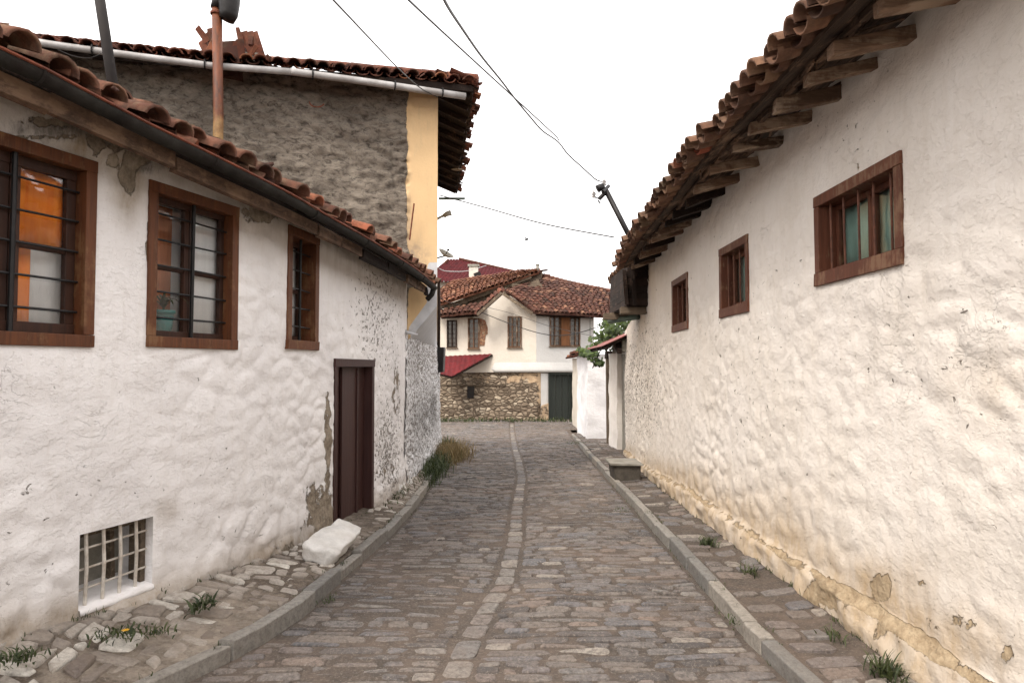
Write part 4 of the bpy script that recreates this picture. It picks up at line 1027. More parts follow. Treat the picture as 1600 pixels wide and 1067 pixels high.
# pvc gutter pipe with brackets
def gp2(px, y):
    t = (px - 800) / FPX; s = None
    best = None
    for i in range(400):
        q = E1 + dF * (i * .022) + nF * .06
        e = abs(q.x / q.y - t)
        if best is None or e < best[0]: best = (e, q)
    q = best[1]; d = ray(px, y); return V((q.x, q.y, CAMZ + d.z / d.y * q.y))
pts = [gp2(*a) for a in ((20, 62), (75, 71), (200, 88), (320, 103), (455, 113), (560, 127), (650, 140), (727, 151))]
mb = MB(); mb.tube(pts[:5], .045, 10); mb.tube([pts[4] - (pts[5] - pts[4]) * .06] + pts[4:], .05, 10)
pg = mb.build('gutter', M['pvc'], th, smooth=True)
for px, y in ((133, 78), (313, 101), (485, 117), (614, 134), (690, 145)):
    mb = MB(); c = gp2(px, y); mb.tube([c + V((math.cos(a) * nF.x * .056, math.cos(a) * nF.y * .056, math.sin(a) * .062)) for a in [k * math.pi / 6 for k in range(13)]], .012, 5); mb.tube([c + V((0, 0, .06)), c + V((0, .2, .14))], .01, 5); mb.build('gutter_bracket', M['iron'], pg)
# flue
fp = P(341, 200, 8.95); mb = MB()
top = P(339, 12, 8.95); mb.tube([V((fp.x, fp.y, 3.3)), V((fp.x, fp.y, 5.0)), V((top.x, top.y, top.z))], .064, 16); fl = mb.build('flue_pipe', M['flue'], th, smooth=True)
mb = MB(); mb.tube([V((top.x, top.y, top.z - .10)), V((top.x, top.y, top.z - .075))], .083, 16); mb.tube([V((fp.x, fp.y, 3.72)), V((fp.x, fp.y, 3.76))], .09, 14); mb.build('flue_collar', M['rust'], fl)
mb = MB(); e = V((top.x, top.y, top.z)); mb.tube([e + V((-.0, 0, -.02)), e + V((.02, 0, .09)), e + V((.09, .0, .17)), e + V((.17, .0, .20))], .082, 16); 
mb.tube([e + V((.13, .0, -.17)), e + V((.155, 0, -.1)), e + V((.16, 0, .05)), e + V((.16, 0, .3))], .10, 16, .155); mb.build('flue_cowl', M['iron'], fl, smooth=True)
# derelict chimney of tiles
mb = MB(); cpt = P(368, 90, 9.55); mb.tone = .1
bx(mb, cpt.x - .36, cpt.x + .1, 9.45, 9.9, 5.75, 6.25, .02)
ch = mb.build('chimney', M['tile_d'], tr)
mb = MB()
for k in range(26):
    mb.tone = U(.3, 1); x = cpt.x + U(-.45, .32); z = U(6.0, 6.3); a = V((x, 9.5 + U(-.08, .3), z)); b = a + V((U(-.14, .14), U(-.05, .05), U(.12, .24))); mb.beam(a, b, U(.05, .12), .016, (0, 1, .2), .01)
for k, dx in enumerate((.22, .3, .36)): mb.tone = .8; mb.beam(V((cpt.x + dx - .08, 9.5, 6.42)), V((cpt.x + dx + .03, 9.5, 6.08)), .1, .02, (0, 1, 0), .01)
mb.build('chimney_tiles', M['tile_d'], tr)
mb = MB(); mb.tone = .8; bx(mb, cpt.x + .12, cpt.x + .36, 9.5, 9.8, 6.0, 6.13, .02); mb.build('chimney_slab', M['cement'], tr)
# hook and stick on the facade, pipes at the far corner
mb = MB(); a = P(640, 375, 10.25); b = P(647, 318, 10.2); mb.tube([a, b], .012, 6); mb.build('iron_rod', M['rust'], th)
mb = MB(); c = P(496, 160, 9.75); mb.tube([c + V((.11 * math.cos(a), -.02, .08 * math.sin(a))) for a in [math.pi + k * .3 for k in range(10)]], .009, 5); mb.build('iron_hook', M['rust'], th)
mb = MB(); mb.tube([V((-1.76, 16.3, 3.7)), V((-1.75, 16.3, 3.3)), V((-1.76, 16.35, 2.1))], .04, 10); mb.build('downpipe', M['timber_dk'], th, smooth=True)
mb = MB(); bx(mb, -1.82, -1.62, 16.2, 16.5, 1.55, 2.15, .02); mb.build('meter_box', M['iron'], th, bev=.02)
# whitewashed footing lump where the two left houses meet
mb = MB(); n = 18; vs = []
for i in range(n + 1):
    y = lerp(9.4, 11.4, i / n); b0 = .16 * math.sin(math.pi * i / n) ** .6
    for k in range(7):
        f = k / 6; xx = (-1.60 - .03 * (y - 10)) + b0 * (1 - f) ** .8 + .03 * noise.noise(V((y * 3, f * 3, 4))); vs.append((xx - .06 * f, y, zr(y) - .05 + .5 * f))
mb.add(vs, [(i * 7 + k, i * 7 + 7 + k, i * 7 + 8 + k, i * 7 + 1 + k) for i in range(n) for k in range(6)])
mb.build('footing', M['boulder'], th, smooth=True)
# ================================================================== GATE, GARDEN WALLS (right, beyond the house)
def lumpy_box(mb, x0, x1, y0, y1, z0, z1, amp, st=.08, seed=0):
    nx, ny, nz = max(1, int((x1 - x0) / st)), max(1, int((y1 - y0) / st)), max(1, int((z1 - z0) / st))
    def face(f, na, nb):
        k = []; base = len(mb.v); vs = []
        for i in range(na + 1):
            for j in range(nb + 1):
                p = V(f(i / na, j / nb)); w = V((noise.noise(p * 2.4 + V((seed, 0, 0))), noise.noise(p * 2.4 + V((0, seed, 7))), .4 * noise.noise(p * 2 + V((3, 0, seed))))); w2 = V((noise.noise(p * 7), noise.noise(p * 7 + V((9, 9, 9))), 0)); vs.append(p + w * amp + w2 * amp * .35)
        mb.add(vs, [(i * (nb + 1) + j, (i + 1) * (nb + 1) + j, (i + 1) * (nb + 1) + j + 1, i * (nb + 1) + j + 1) for i in range(na) for j in range(nb)])
    face(lambda a, b: (lerp(x0, x1, a), y0, lerp(z0, z1, b)), nx, nz); face(lambda a, b: (lerp(x0, x1, a), y1, lerp(z0, z1, b)), nx, nz)
    face(lambda a, b: (x0, lerp(y0, y1, a), lerp(z0, z1, b)), ny, nz); face(lambda a, b: (x1, lerp(y0, y1, a), lerp(z0, z1, b)), ny, nz)
    face(lambda a, b: (lerp(x0, x1, a), lerp(y0, y1, b), z1), nx, ny)
gate = thing('gateway', 'recessed yard gateway with plastered posts under a faded red tin canopy', 'gateway', (2.7, 16, -.4))
mb = MB(); lumpy_box(mb, 2.50, 2.95, 16.3, 17.7, -.8, 2.02, .03, seed=3); lab(mb.build('gate_post', M['plaster_r'], gate, smooth=True), 'farther plastered gate post')
mb = MB(); bx(mb, 2.62, 2.66, 15.15, 16.32, -.5, 1.98); mb.build('gate_leaf', M['cement'], gate)
mb = MB(); lumpy_box(mb, 2.42, 3.1, 14.95, 16.5, 2.02, 2.26, .015, seed=5); mb.build('lintel', M['cement'], gate, smooth=True)
def FG(s, t, h): return V((1.95 + t * .94, 14.7 + s + t * .15, 2.13 + t * .42 + h + .008 * math.sin(s * 40)))
mb = MB(); sheet(mb, FG, 0, 3.0, 0, 1.15, 90, 3, 0, .012); mb.build('canopy', M['tin_pink'], gate)
mb = MB(); mb.tone = .4
for s in (.1, 1.4, 2.8): mb.beam(FG(s, .06, -.035), FG(s, 1.1, -.035), .06, .06)
mb.beam(FG(.05, .12, -.09), FG(2.9, .12, -.09), .05, .05); mb.beam(V((2.34, 14.85, 2.02)), V((2.34, 15.4, 2.24)), .1, .1); mb.build('canopy_timber', M['timber_dk'], gate)

gw = thing('garden_wall', 'thick whitewashed garden wall end with broken tile coping beyond the gateway', 'wall', (2.5, 20.4, -.5))
mb = MB(); lumpy_box(mb, 2.2, 2.82, 20.0, 23.0, -1, 2.05, .04, .09, 8); mb.build('wall', M['plaster_t'], gw, smooth=True)
def FC(s, t, h): return V((1.98 + t, 19.85 + s, 2.05 + t * .22 + h))
mb = MB(); tiles(mb, FC, 3.3, .9, w=.2, seg=5, jt=.07, js=.03); sheet(mb, FC, 0, 3.3, .05, .95, 3, 2, -.02, 0); mb.build('tile_coping', M['tile_d'], gw, smooth=True)
gw2 = thing('garden_wall', 'thin far garden wall whose edge shows beside the dark green door', 'wall', (2.35, 25, -.6))
mb = MB(); lumpy_box(mb, 2.42, 2.85, 24.2, 27.5, -1, 2.0, .04, .12, 18); mb.build('wall', M['far_white'], gw2, smooth=True)
def FC2(s, t, h): return V((2.2 + t, 24.1 + s, 2.0 + t * .22 + h))
mb = MB(); tiles(mb, FC2, 3.3, .8, w=.2, seg=4, jt=.07, js=.03); mb.build('tile_coping', M['tile_d'], gw2, smooth=True)
gp_ = thing('gate_jamb', 'narrow timber-faced jamb between the gateway and the garden wall', 'jamb', (2.65, 18.3, -.5))
mb = MB(); mb.tone = .5; bx(mb, 2.52, 2.62, 18.2, 18.34, -.6, 1.9, .01); mb.build('post', M['timber_g'], gp_)
mb = MB(); mb.tone = .2; bx(mb, 2.5, 2.9, 18.15, 18.4, 1.9, 2.1, .01); mb.build('cap', M['timber_dk'], gp_)

# green pipe under the bay
o = MB().tube([P(952, 502, 13.2), P(970, 499, 12.9), P(997, 495, 12.4)], .05, 12).build('pipe', M['green_pipe'], None, smooth=True)
tag(o, 'thick grey green pipe sticking out under the boarded end of the right eave', 'pipe')

# stone trough / block by the right kerb
tb = thing('stone_box', 'low dark stone box with a pale slab lid at the right kerb', 'stone box', (1.9, 11.3, -.1))
q = P(955, 745, 10.9); zb_ = pav_z(1.85, 11) - .02
mb = MB(); mb.tone = .1
def taper(mb, x0, x1, y0, y1, z0, z1, tp, j=.006):
    vs = []
    for z, e in ((z0, tp), (z1, 0)):
        for x, y in ((x0 + e, y0 + e * .3), (x1 - e * .2, y0 + e * .3), (x1 - e * .2, y1), (x0 + e, y1)): vs.append((x + U(-j, j), y + U(-j, j), z + U(-j, j)))
    mb.add(vs, [(3, 2, 1, 0), (4, 5, 6, 7), (0, 1, 5, 4), (1, 2, 6, 5), (2, 3, 7, 6), (3, 0, 4, 7)])
taper(mb, 1.61, 2.06, 10.95, 11.55, zb_, zb_ + .27, .04); mb.build('box', M['stone_dk'], tb, bev=.015)
mb = MB(); bx(mb, 1.575, 2.09, 10.90, 11.62, zb_ + .275, zb_ + .305, .006); mb.build('lid', M['cement'], tb, bev=.006)

# whitewashed boulder
mb = MB(); bm = bmesh.new(); bmesh.ops.create_cube(bm, size=1); bmesh.ops.subdivide_edges(bm, edges=bm.edges[:], cuts=9, use_grid_fill=True)
bc = V((-1.56, 6.02, .0)); rot = Matrix.Rotation(math.radians(-6), 3, 'Z') @ Matrix.Rotation(math.radians(15), 3, 'Y') @ Matrix.Rotation(math.radians(6), 3, 'X')
ex = 9
for v in bm.verts:
    p = v.co * 2; l = (abs(p.x) ** ex + abs(p.y) ** ex + abs(p.z) ** ex) ** (1 / ex); p = p / max(l, 1e-6)
    tp = 1 - .12 * p.y; w = V((p.x * .14 * tp * (1 + .1 * p.z), p.y * .37, p.z * .062 * (1 - .1 * p.y)))
    w += V((noise.noise(w * 5), noise.noise(w * 5 + V((4, 4, 4))), noise.noise(w * 5 + V((8, 1, 4))))) * .022 + V((noise.noise(w * 14), noise.noise(w * 14 + V((4, 4, 4))), noise.noise(w * 14 + V((8, 1, 4))))) * .02
    q = rot @ w + bc + V((0, 0, .175)); v.co = q
me = bpy.data.meshes.new('boulder'); bm.to_mesh(me); bm.free(); me.materials.append(M['boulder']); me.shade_smooth()
bo = bpy.data.objects.new('boulder', me); COL.objects.link(bo); tag(bo, 'long whitewashed boulder lying on the left kerb before the maroon door', 'boulder')

# ================================================================== FAR HOUSE
fh = thing('old_stone_house', 'far house closing the street, cream upper floor over rubble stone, sagging tiled roof', 'house', (0, 30, -.64))
def wallP(px): 
    a, b = ((686, 30.6), (838, 29.2)) if px <= 838.05 else ((838, 29.2), (928, 30.8))
    ax, bx_ = (a[0] - 800) / FPX * a[1], (b[0] - 800) / FPX * b[1]; t = (px - 800) / FPX; dx, dy = bx_ - ax, b[1] - a[1]
    k = (t * a[1] - ax) / (dx - t * dy); return a[1] + dy * k
def Q(px, py, dy=0): return P(px, py, wallP(px) + dy)
def patch(mb, pts, dy=0, th_=.25, n=None):
    vs = [Q(x, y, dy) for x, y in pts] + [Q(x, y, dy) + V((0, th_, 0)) for x, y in pts]; k = len(pts)
    mb.add(vs, [tuple(range(k)), tuple(range(k, 2 * k))[::-1]] + [(i, (i + 1) % k, k + (i + 1) % k, k + i) for i in range(k)])
ZF = -.9
def Qg(px, dy=0): q = Q(px, 660, dy); q.z = ZF; return q
mb = MB(); mb.tone = .5; patch(mb, [(686, 583), (838, 580), (838, 487), (784, 456), (745, 489), (686, 495)], 0); mb.build('upper_wall', M['far_white'], fh)
mb = MB(); patch(mb, [(838.1, 580), (928, 582), (928, 490), (838.1, 484)], 0); lab(mb.build('upper_wall', M['far_blue'], fh), 'bluish white right part of the upper wall')
# cove under the jetty
mb = MB(); vs = []; n = 8; prof = [(-.01, 566), (-.05, 572), (-.09, 577), (-.09, 579.5), (-.04, 581.5), (.35, 583)]
xs = [766, 774, 800, 838, 870, 908, 926]
for x in xs:
    for dy, y in prof: vs.append(Q(x, y + (0 if x != 766 else -2), dy if x != 766 else min(0.1, dy + .12)))
m_ = len(prof); mb.add(vs, [(i * m_ + k, i * m_ + k + 1, i * m_ + m_ + k + 1, i * m_ + m_ + k) for i in range(len(xs) - 1) for k in range(m_ - 1)])
mb.build('jetty_cove', M['far_blue'], fh, smooth=True)
# rubble lower wall (a grid so that render patches can be read from the tone attribute)
mb = MB(); nx_, nz_ = 70, 22
for i in range(nx_ + 1):
    px = lerp(684, 859, i / nx_)
    for j in range(nz_ + 1):
        py = lerp(662, 573 if px > 768 else (573 + max(0, 728 - px) * .0), j / nz_); q = Q(px, py, .12)
        q.y += .05 * noise.noise(V((q.x * 3, q.z * 4, 3))); mb.v.append(q)
        tn = blobs(px, py, [(815, 590, 50, 14, .42), (740, 590, 30, 12, .36), (845, 606, 14, 40, .45), (765, 640, 10, 10, -.2), (760, 600, 16, 26, .36)]) + (.04 if py < 600 else 0)
        mb.t.append(tn)
for i in range(nx_):
    for j in range(nz_): a = i * (nz_ + 1) + j; mb.f.append([a, a + nz_ + 1, a + nz_ + 2, a + 1]); mb.m.append(0)
mb.build('stone_wall', M['masonry'], fh)
mb = MB(); mb.tone = .3; mb.beam(Q(688, 601, .08), Q(790, 602, .08), .06, .05); mb.build('tie_beam', M['timber_g'], fh)
mb = MB(); patch(mb, [(730, 622), (740, 622), (741, 604), (730, 604)], .03, .1); mb.build('wall_hole', M['dark'], fh)
mb = MB(); patch(mb, [(845, 655), (859, 655), (859, 583), (845, 583)], .10, .2); patch(mb, [(897.5, 655), (925, 655), (925, 583), (897.5, 583)], .10, .2); mb.build('lower_wall', M['far_blue'], fh)
mb = MB(); a = Q(859, 660, .3); b = Q(897, 660, .3)
k_ = 4
for i in range(k_): x0, x1 = lerp(859, 897.4, i / k_) + .25, lerp(859, 897.4, (i + 1) / k_) - .25; mb.tone = U(.2, .8); patch(mb, [(x0, 659), (x1, 659), (x1, 585), (x0, 585)], .24, .06)
mb.build('door', M['door_far'], fh)
mb = MB(); mb.tone = .3; patch(mb, [(857, 585.5), (899, 585.5), (899, 581.5), (857, 581.5)], .05, .3); patch(mb, [(857, 659), (859.4, 659), (859.4, 585.6), (857, 585.6)], .05, .3); patch(mb, [(897, 659), (899, 659), (899, 585.6), (897, 585.6)], .05, .3); mb.build('door_frame', M['door_far'], fh)
mb = MB(); mb.tone = .4; patch(mb, [(900, 640), (912, 640), (914, 662), (900, 662)], -.02, .2); patch(mb, [(846, 634), (857, 630), (857, 660), (842, 660)], -.02, .2); mb.build('exposed_stone', M['masonry'], fh)
def farwin(x0, x1, y0, y1, wood, mull, lbl=None, shutter=None):
    mb = MB(); w_ = 2.2
    for r in (((x0, y1), (x1, y1), (x1, y1 - w_), (x0, y1 - w_)), ((x0, y0 + w_), (x1, y0 + w_), (x1, y0), (x0, y0)), ((x0, y1 - w_), (x0 + w_, y1 - w_), (x0 + w_, y0 + w_), (x0, y0 + w_)), ((x1 - w_, y1 - w_), (x1, y1 - w_), (x1, y0 + w_), (x1 - w_, y0 + w_))):
        mb.tone = U(.3, .9); patch(mb, r, -.05, .12)
    win = mb.build('window', M[wood], fh)
    if lbl: lab(win, lbl)
    mb = MB(); patch(mb, [(x0 + w_, y1 - w_), (x1 - w_, y1 - w_), (x1 - w_, y0 + w_), (x0 + w_, y0 + w_)], -.004, .003); mb.build('pane', M['glass_far'], win)
    mb = MB(); n = mull
    for k in range(1, n): x = lerp(x0, x1, k / n); mb.tone = U(.3, .8); patch(mb, [(x - .9, y1 - 2), (x + .9, y1 - 2), (x + .9, y0 + 2), (x - .9, y0 + 2)], -.045, .05)
    for k in range(1, 6): y = lerp(y0, y1, k / 6); patch(mb, [(x0 + 2, y + .35), (x1 - 2, y + .35), (x1 - 2, y - .35), (x0 + 2, y - .35)], -.03, .02)
    mb.build('glazing_bar', M[wood], win)
    if shutter:
        mb = MB(); mb.tone = .9; patch(mb, [(shutter[0], y1 - 1), (shutter[1], y1 - 1), (shutter[1], y0 + 2), (shutter[0], y0 + 2)], -.09, .03); lab(mb.build('shutter', M['shutter'], win), 'orange brown wooden shutter')
    mb = MB(); mb.tone = .9; patch(mb, [(x0 - 1, y1 + 1.5), (x1 + 1, y1 + 1.5), (x1 + 1, y1), (x0 - 1, y1)], -.10, .12); mb.build('sill', M['timber_g'], win)
M['glass_far'] = m_simple('dark far glass', C(84, 78, 70), C(48, 42, 36), 9, .25, .003, stretch=(1, 1, 1), spec=.6)
M['shutter'] = m_wood('orange shutter wood', C(116, 76, 46), C(84, 54, 34), 2, .8)
M['wood_f'] = m_wood('old window wood', C(98, 70, 50), C(66, 46, 34), 2, .85, .2)
farwin(698, 714, 500, 543, 'timber_dk', 2, 'black framed window at the left edge')
farwin(731, 749, 497, 545, 'wood_f', 2, 'window with bare bricks beside it')
farwin(793, 815, 494, 543, 'wood_f', 3, 'window under the gable point')
farwin(859, 907, 494, 541, 'wood_f', 6, 'wide window with an orange wooden shutter', (877, 890))
mb = MB(); patch(mb, [(749.5, 541), (757, 540), (759, 524), (762, 522), (762, 512), (758, 500), (749.5, 497)], -.02, .05); mb.build('bare_brick', M['brick'], fh)
# roofs
def bil(ptsL, ptsR, sag=0):
    """surface between two polylines of (px,py,Y); F(s,t,h) in metres"""
    Lp = [P(*a) for a in ptsL]; Rp = [P(*a) for a in ptsR]
    def pl(p, t):
        t = max(-.05, min(1.02, t)) * (len(p) - 1); i = max(0, min(len(p) - 2, int(t))); return p[i].lerp(p[i + 1], t - i)
    sl = (Lp[0] - Rp[0]).length; tl = ((Lp[-1] - Lp[0]).length + (Rp[-1] - Rp[0]).length) / 2
    def F(s, t, h):
        a, b = pl(Lp, t / tl), pl(Rp, t / tl); q = a.lerp(b, s / sl); q.z += h * .92 + .05 * noise.noise(V((s * .7, t * .7, sl))) - sag * math.sin(math.pi * s / sl); q.y -= h * .35; return q
    return F, sl, tl
def froof(name, ptsL, ptsR, m, sag=0, w=.21, parent=fh):
    F, sl, tl = bil(ptsL, ptsR, sag); mb = MB(); tiles(mb, F, sl, tl, w=w, step=.3, seg=4, r=.1, hh=.085, js=.02, jt=.05, orange=.05); sheet(mb, F, 0, sl, 0, tl, 10, 10, -.06, .02)
    return mb.build(name, M[m], parent, smooth=False)
# right slope: left edge runs up the gable verge and on to the ridge, right edge behind the eave of the near house
froof('roof', [(834, 489, 28.5), (812, 470, 28.8), (790, 455, 29.4), (822, 446, 31), (846, 434, 33.0)], [(972, 496, 30.4), (974, 486, 31.2), (975, 477, 32), (975, 467, 32.9), (975, 458, 33.8)], 'tile_f', 0)
froof('roof', [(684, 478, 29.9), (684, 462, 31), (690, 452, 32), (712, 438, 33.5)], [(842, 426, 31), (843, 424, 31.8), (843, 422, 32.6), (842, 419, 33.5)], 'tile_fo', 0)
froof('roof', [(684, 494, 29.5), (684, 484, 30.4)], [(748, 489, 29.3), (762, 474, 30.2)], 'tile_f')
# verge strip on the left side of the gable
froof('verge_tiles', [(744, 491, 28.9), (742, 486, 29.2)], [(786, 457, 28.6), (782, 451, 29.0)], 'tile_d')
mb = MB(); mb.tone = .3
mb.add([P(686, 482, 30.9), P(748, 487, 30.6), P(786, 456, 30.0), P(846, 436, 31.2), P(848, 424, 31.4), P(840, 424, 31.5), P(783, 448, 31), P(720, 470, 31), P(686, 476, 31)], [tuple(range(9))])
for a, b in (((700, 480, 30.6), (830, 432, 31)), ((745, 480, 30.4), (842, 440, 31)), ((786, 455, 29.9), (846, 447, 31)), ((800, 446, 30.5), (846, 452, 31))): mb.tone = R(); mb.beam(P(*a), P(*b), .12, .2, j=.03)
mb.build('gable_boarding', M['timber_g'], fh)
mb = MB(); mb.tone = .5
mb.beam(P(746, 492, 28.9), P(784, 458, 28.5), .12, .12); mb.beam(P(786, 459, 28.5), P(832, 490, 28.4), .12, .12); mb.build('verge_board', M['timber_g'], fh)
mb = MB(); mb.tone = .3; mb.beam(Q(838, 491, -.35), Q(926, 495, -.4), .12, .14); mb.beam(Q(690, 496, -.3), Q(746, 492, -.3), .1, .12)
for k in range(9): x = 842 + k * 9.5; mb.beam(Q(x, 489, -.55), Q(x, 487, .1), .08, .1)
mb.build('eave_timber', M['timber_dk'], fh)
# ridge debris, flue
mb = MB()
for k in range(22): mb.tone = R(); a = P(U(826, 852), U(421, 434), 31.5); mb.beam(a, a + V((U(-.3, .3), U(-.2, .2), U(-.15, .15))), .2, .06, j=.02)
for k in range(18): t = k / 17; mb.tone = U(.2, .9); a = P(lerp(846, 960, t), lerp(431, 457, t ** .8), 33.2); mb.tube([a, a + V((.42, 0, -.05))], .12, 6)
mb.build('ridge_tiles', M['tile_f'], fh)
mb = MB(); mb.tube([P(840, 424, 31.6), P(840, 413, 31.6)], .07, 10); mb.tube([P(840, 415, 31.6), P(840, 412.5, 31.6)], .09, 10); mb.build('flue', M['cement'], fh, smooth=True)
# solid body behind
mb = MB(); bx(mb, -3.1, 3.3, 31.2, 37, -1, 3.2); mb.build('body', M['far_white'], fh)
# red lean-to
lt = thing('lean_to', 'bright red sheet metal lean-to roof against the far stone house', 'lean-to roof', (-2.4, 29.6, -.6))
a, b, c, d = P(685, 557, 30.3), P(769, 553, 29.75), P(706, 588, 28.6), P(684, 583, 28.9)
mb = MB(); n = 22; vs = []
for i in range(n + 1):
    t = i / n; u0 = a.lerp(b, t); u1 = (d.lerp(c, min(1, t / .32)) if t < .32 else c.lerp(b, (t - .32) / .68)); rid = .012 if i % 2 else -.012
    for k in range(5): q = u0.lerp(u1, k / 4); q.z += rid; vs.append(q)
mb.add(vs, [(i * 5 + k, i * 5 + 5 + k, i * 5 + 6 + k, i * 5 + 1 + k) for i in range(n) for k in range(4)]); mb.build('metal_sheet', M['tin_red'], lt, solid=.02)
mb = MB(); mb.tone = .4; mb.beam(c + V((0, .1, -.05)), b + V((0, .05, -.06)), .07, .07); mb.beam(d + V((0, .1, -.05)), c + V((0, .1, -.05)), .07, .07); mb.build('frame', M['timber_dk'], lt)

# burgundy-roofed house behind
bh = thing('house', 'house with a burgundy corrugated roof standing behind the far stone house', 'house', (-4, 46, -.6))
def FBh(px, py, Y): return P(px, py, Y)
r1 = [(676, 441, 44), (722, 437, 43.6), (880, 452, 44), (862, 436, 47), (718, 404.5, 48), (699, 406, 48)]
mb = MB(); vs = []; n = 60
for i in range(n + 1):
    t = i / n; lo = P(lerp(660, 860, t), lerp(439, 444, t), 43.5); hx = lerp(700, 840, t); hi = P(hx, 405.5 if hx < 717 else lerp(405, 432, (hx - 717) / 123), 48); rid = .04 * math.cos(i * math.pi)
    for k in range(4): q = lo.lerp(hi, k / 3); q.z += rid; vs.append(q)
mb.add(vs, [(i * 4 + k, i * 4 + 4 + k, i * 4 + 5 + k, i * 4 + 1 + k) for i in range(n) for k in range(3)])
mb.build('roof', M['burg'], bh, solid=.05)
mb = MB(); mb.tone = .6
for k in range(22): t = k / 22; a = P(lerp(717, 830, t), lerp(404, 430, t), 47.9); mb.tube([a, a + V((.36, 0, -.1))], .09, 6)
for k in range(6): a = P(lerp(676, 700, k / 6), lerp(430, 406, k / 6), 47); mb.tube([a, a + V((.2, 0, .17))], .09, 6)
mb.build('ridge_tiles', M['tile_f'], bh)
mb = MB(); w0 = P(664, 441, 44.2); bx(mb, w0.x, P(850, 441, 44.2).x, 44.2, 49, -1, P(700, 440, 44.2).z); mb.build('wall', M['far_white'], bh)
mb = MB(); a = P(733, 433, 43.8); b = P(747, 417, 43.8); bx(mb, a.x, b.x, 43.6, 44.2, a.z - 1.2, b.z); ch2 = mb.build('chimney', M['far_white'], bh)
mb = MB(); bx(mb, a.x - .08, b.x + .08, 43.52, 44.28, b.z, b.z + .14); mb.build('chimney_cap', M['cement'], ch2)
mb = MB(); e0, e1 = P(741, 431, 43.5), P(751, 427, 43.5); mb.beam(e0, e1, .3, .25); mb.build('chimney_vent', M['dark'], ch2)
# ================================================================== VEGETATION
def weed(name, label, cat, loc, m, n, l, w, spread, droop=(.6, 2.2), group=None, up=1.0):
    mb = MB()
    for k in range(n): blade(mb, V(loc) + V((random.gauss(0, spread[0]), random.gauss(0, spread[1]), U(-.01, .01))), U(0, 6.28), U(*l), U(*w), U(*droop), R(), 4, up * U(.6, 1.1))
    return tag(mb.build(name, M[m], None, smooth=True), label, cat, group)
def vz(x, y): f = min(1, max(0, (interp(KL, y) - .12 - x) / .7)); return verge_z(f, y, x)
def atL(px, py, dz=.2):  # point on the left verge
    d = ray(px, py); t = (dz - CAMZ) / d.z; return V((d.x * t, d.y * t, dz))
G1 = 'weeds on the left stone verge'; G2 = 'weeds on the right pavement'
weed('weed', 'dark leafy weed at the wall foot right of the barred basement opening', 'weed', atL(318, 948, .2), 'leaf', 60, (.04, .12), (.005, .011), (.035, .05), group=G1)
wf = weed('weed', 'low weed with a yellow flower below the barred basement opening', 'weed', atL(190, 992, .22), 'leaf', 130, (.02, .07), (.003, .007), (.07, .06), group=G1)
mb = MB(); c = atL(196, 985, .27)
for k in range(12): a = k * math.pi / 6; mb.add([c, c + V((.016 * math.cos(a - .2), .016 * math.sin(a - .2), .004)), c + V((.022 * math.cos(a), .022 * math.sin(a), .006)), c + V((.016 * math.cos(a + .2), .016 * math.sin(a + .2), .004))], [(0, 1, 2, 3)])
mb.build('flower_head', M['yellow'], wf)
weed('weed', 'small clump of grass between kerb and stones by the flowering weed', 'weed', atL(248, 990, .2), 'leaf', 40, (.03, .07), (.003, .006), (.05, .03), group=G1)
weed('weed', 'olive moss and weed clump at the hole in the nearest wall foot', 'weed', atL(28, 1030, .27), 'leaf_dk', 150, (.02, .07), (.003, .006), (.05, .05), group=G1)
weed('weed', 'grass tuft growing at the foot of the left kerb', 'weed', V((-1.33, 5.0, .0)), 'leaf', 30, (.03, .06), (.002, .004), (.02, .06), group=G1)
weed('grass_tuft', 'sparse grass along the wall between the doorstep and the dark bush', 'grass', V((-1.5, 9.0, vz(-1.5, 9.0))), 'leaf_dk', 140, (.04, .12), (.004, .008), (.06, .45))['kind'] = 'stuff'
weed('bush', 'dark green grassy bush at the end of the left kerb', 'bush', V((-1.50, 12.4, zr(12.4) + .02)), 'leaf_dk', 2200, (.10, .36), (.003, .009), (.13, .95))
weed('bush', 'dry orange brown grass clump beyond the dark green bush', 'bush', V((-1.42, 15.4, zr(15.4))), 'leaf_dry', 2200, (.16, .5), (.003, .007), (.2, .7), (.3, 1.6))
weed('bush', 'green leafy clump growing against the corner behind the dry grass', 'bush', V((-1.66, 16.9, zr(16.9))), 'leaf_dk', 900, (.15, .5), (.006, .014), (.12, .4))
for (px, py, lb, n, l) in ((1105, 838, 'dense green weed at the plinth, middle of the right pavement', 90, (.05, .13)), (1172, 886, 'thin dry weed at the plinth just nearer than the dense green one', 30, (.06, .13)), (1385, 1052, 'bright green spreading weed at the near end of the right pavement', 90, (.06, .16)), (1303, 992, 'small weed in a joint beside the plinth on the right pavement', 26, (.04, .09)), (1146, 962, 'tiny weed at the broken kerb joint', 20, (.02, .05))):
    d = ray(px, py); t = (.12 - CAMZ) / d.z; p = V((d.x * t, d.y * t, 0)); p.x = min(p.x, 2.03); p.z = pav_z(p.x, p.y)
    weed('weed', lb, 'weed', p, 'leaf', int(n * 1.4), l, (.002, .006), (.03, .06), group=G2)
weed('weed', 'grass tuft in the road beside the right kerb', 'weed', V((1.40, 8.7, road_z(1.4, 8.7))), 'leaf_dk', 60, (.02, .05), (.003, .005), (.06, .12))
weed('weed', 'low weed beside the gateway pavement', 'weed', V((1.9, 18.6, zr(18.6) + .08)), 'leaf_dk', 80, (.04, .1), (.004, .008), (.2, .1))
mb = MB()
for k in range(520): x = U(-3.2, 2.6); y = 28.9 + U(-.35, .3) ; blade(mb, V((x, y, zr(29))), U(0, 6.28), U(.06, .3), U(.008, .02), U(.8, 2.2), R(), 3)
o = mb.build('ground_cover', M['leaf_dk'], None); o['kind'] = 'stuff'; tag(o, 'scrubby grass along the foot of the far stone wall', 'grass')
